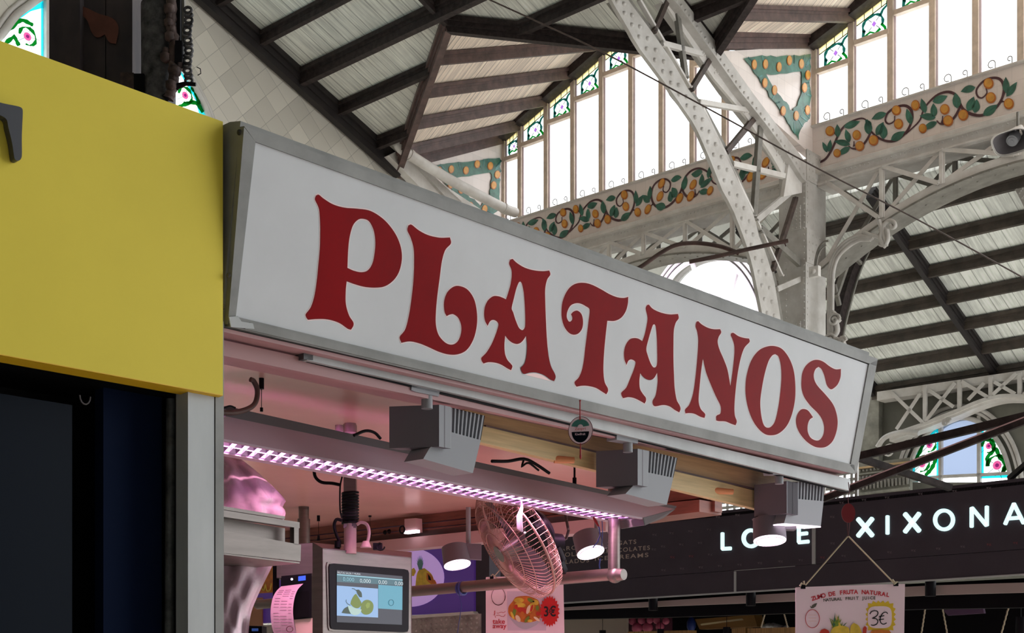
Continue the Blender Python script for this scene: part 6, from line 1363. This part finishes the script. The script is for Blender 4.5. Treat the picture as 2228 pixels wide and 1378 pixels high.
# purple fruit panel and the kiosk side below it
PH_ = Pl(P(1030, 1260, 8.2), ud)
pk = empty('picture_panel', PH_.hit(950, 1440), **T('purple panel with a lavender circle and pineapple picture, behind the scale display', 'picture panel'))
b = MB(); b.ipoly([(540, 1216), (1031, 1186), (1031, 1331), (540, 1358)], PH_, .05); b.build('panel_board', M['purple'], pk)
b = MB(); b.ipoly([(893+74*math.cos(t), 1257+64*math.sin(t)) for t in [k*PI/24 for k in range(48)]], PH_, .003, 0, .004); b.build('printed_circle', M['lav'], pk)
b = MB(); b.ipoly(spl([(908, 1252), (914, 1240), (925, 1237), (940, 1250), (947, 1268), (940, 1277), (905, 1278)]), PH_, .002, 0, .006)
b.ipoly(spl([(930, 1247), (940, 1252), (946, 1266), (940, 1272), (930, 1262)]), PH_, .001, 1, .007); b.ipoly([(933, 1250), (938, 1256), (940, 1264), (934, 1262)], PH_, .001, 3, .008)
for k in range(8):
    a = -1.57+(k-3.5)*.22; l = 20+9*math.cos((k-3.5)*.5); b.ipoly([(913, 1240), (916+math.cos(a)*l*.6, 1238+math.sin(a)*l), (920, 1240)], PH_, .001, 2, .007+.0004*k)
b.ipoly(spl([(896, 1240), (902, 1236), (906, 1244), (902, 1254), (896, 1254)]), PH_, .001, 0, .006); b.ipoly(spl([(940, 1266), (948, 1262), (952, 1270), (946, 1276)]), PH_, .001, 1, .009)
b.build('fruit_picture', [M['f_yel'], M['f_or'], M['teal_print'], M['black']], pk)
b = MB(); b.ipoly([(560, 1230), (596, 1228), (596, 1290), (560, 1292)], PH_, .002, 1, .005)
b.band([PH_.hit(*p, .01) for p in spl([(570, 1268), (572, 1282), (577, 1285), (580, 1272), (583, 1286), (590, 1284), (593, 1270)], False, 4, 100)], .006, PH_.toward(), 0, .001, 0)
b.build('fruit_picture', [M['f_yel'], M['f_or'], M['teal_print'], M['black']], pk)
b = MB(); b.ipoly([(540, 1302), (575, 1301), (575, 1362), (540, 1364)], PH_, .01, 0, .02); b.build('brown_board', mat('brown_board', (176, 118, 88), .6), pk)
b = MB(); b.ipoly([(880, 1342), (1036, 1331), (1040, 1337), (880, 1348)], PH_, .05, 0, .03); b.build('white_ledge', M['iron_w'], pk)
rel = mat('carved_relief', (196, 186, 180), .6, var=.25, scale=14, bump=.8)
b = MB(); b.ipoly([(560, 1362), (1045, 1336), (1045, 1470), (560, 1470)], PH_, .04, 0, .01)
for i in range(14):
    for j in range(4):
        c_ = PH_.hit(897+i*11, 1352+j*11-i*.6, .012); b.dome(c_, PH_.toward(), .011, .008, 8)
b.build('carved_panel', rel, pk)
b = MB(); b.ipoly([(1033, 1180), (1062, 1178), (1062, 1470), (1033, 1470)], PH_, .1, 0, -.01); b.build('corner_strip', M['charcoal'], pk)

# roof-level steel on the stalls, curved rod
def stick(name, pts, D, r_, label, m='brown_iron', cat='bar', square=None, lip=False):
    b = MB()
    p = [P(x, y, D[0]+(D[1]-D[0])*i/(len(pts)-1)) for i, (x, y) in enumerate(pts)]
    if square:
        b.beam(p[0], p[-1], square, square, UZ, 0)
        if lip: b.beam(p[0]+UZ*square*.55, p[-1]+UZ*square*.55, square*1.3, .006, UZ, 1)
        return b.build(name, [M['wood_dark'], M['pinkbeam']], None, **T(label, cat))
    b.tube(p, r_, 12); return b.build(name, M[m], None, **T(label, cat))
stick('steel_bar', [(1868, 994), (2240, 904)], (7.6, 7.2), 0, 'dark steel bar rising right from the white sign end, upper crossing bar', square=.042)
stick('steel_bar', [(1790, 1087), (2240, 913)], (7.5, 7.0), 0, 'long dark steel bar with pale top flange, lower of the crossing bars', square=.034, lip=True)
stick('steel_bar', [(1866, 996), (2068, 1062)], (7.7, 7.9), 0, 'short dark steel bar slanting down to the kiosk fascia top', square=.036)
stick('steel_bar', [(2196, 1042), (2240, 1004)], (8.6, 8.4), 0, 'dark steel bar stub at the right edge above the kiosk fascia', square=.03)
b = MB(); b.beam(P(1864, 1000, 9.2), P(1864, 1085, 9.2), .02, .02, ue); b.build('white_pole', M['iron_w'], None, **T('thin white pole behind the crossing steel bars', 'pole'))
b = MB(); b.tube([P(x, y, 5.45) for x, y in spl([(1360, 600), (1375, 592), (1400, 577), (1437, 551), (1469, 534), (1504, 529), (1538, 531), (1573, 538), (1602, 549), (1608, 552)], False, 4, 80)], .0085, 12); b.tube([P(x, y, 5.42) for x, y in ((1500, 570), (1560, 558), (1630, 542), (1714, 524))], .0085, 12)
b.tube([P(1708, 530, 5.42), P(1710, 536, 5.42)], .003, 6)
b.build('bent_iron_rod', mat('rusty_rod', (132, 104, 98), .6, var=.3, scale=12), None, **T('bent rusty iron rod rising above the top edge of the white sign', 'rod'))
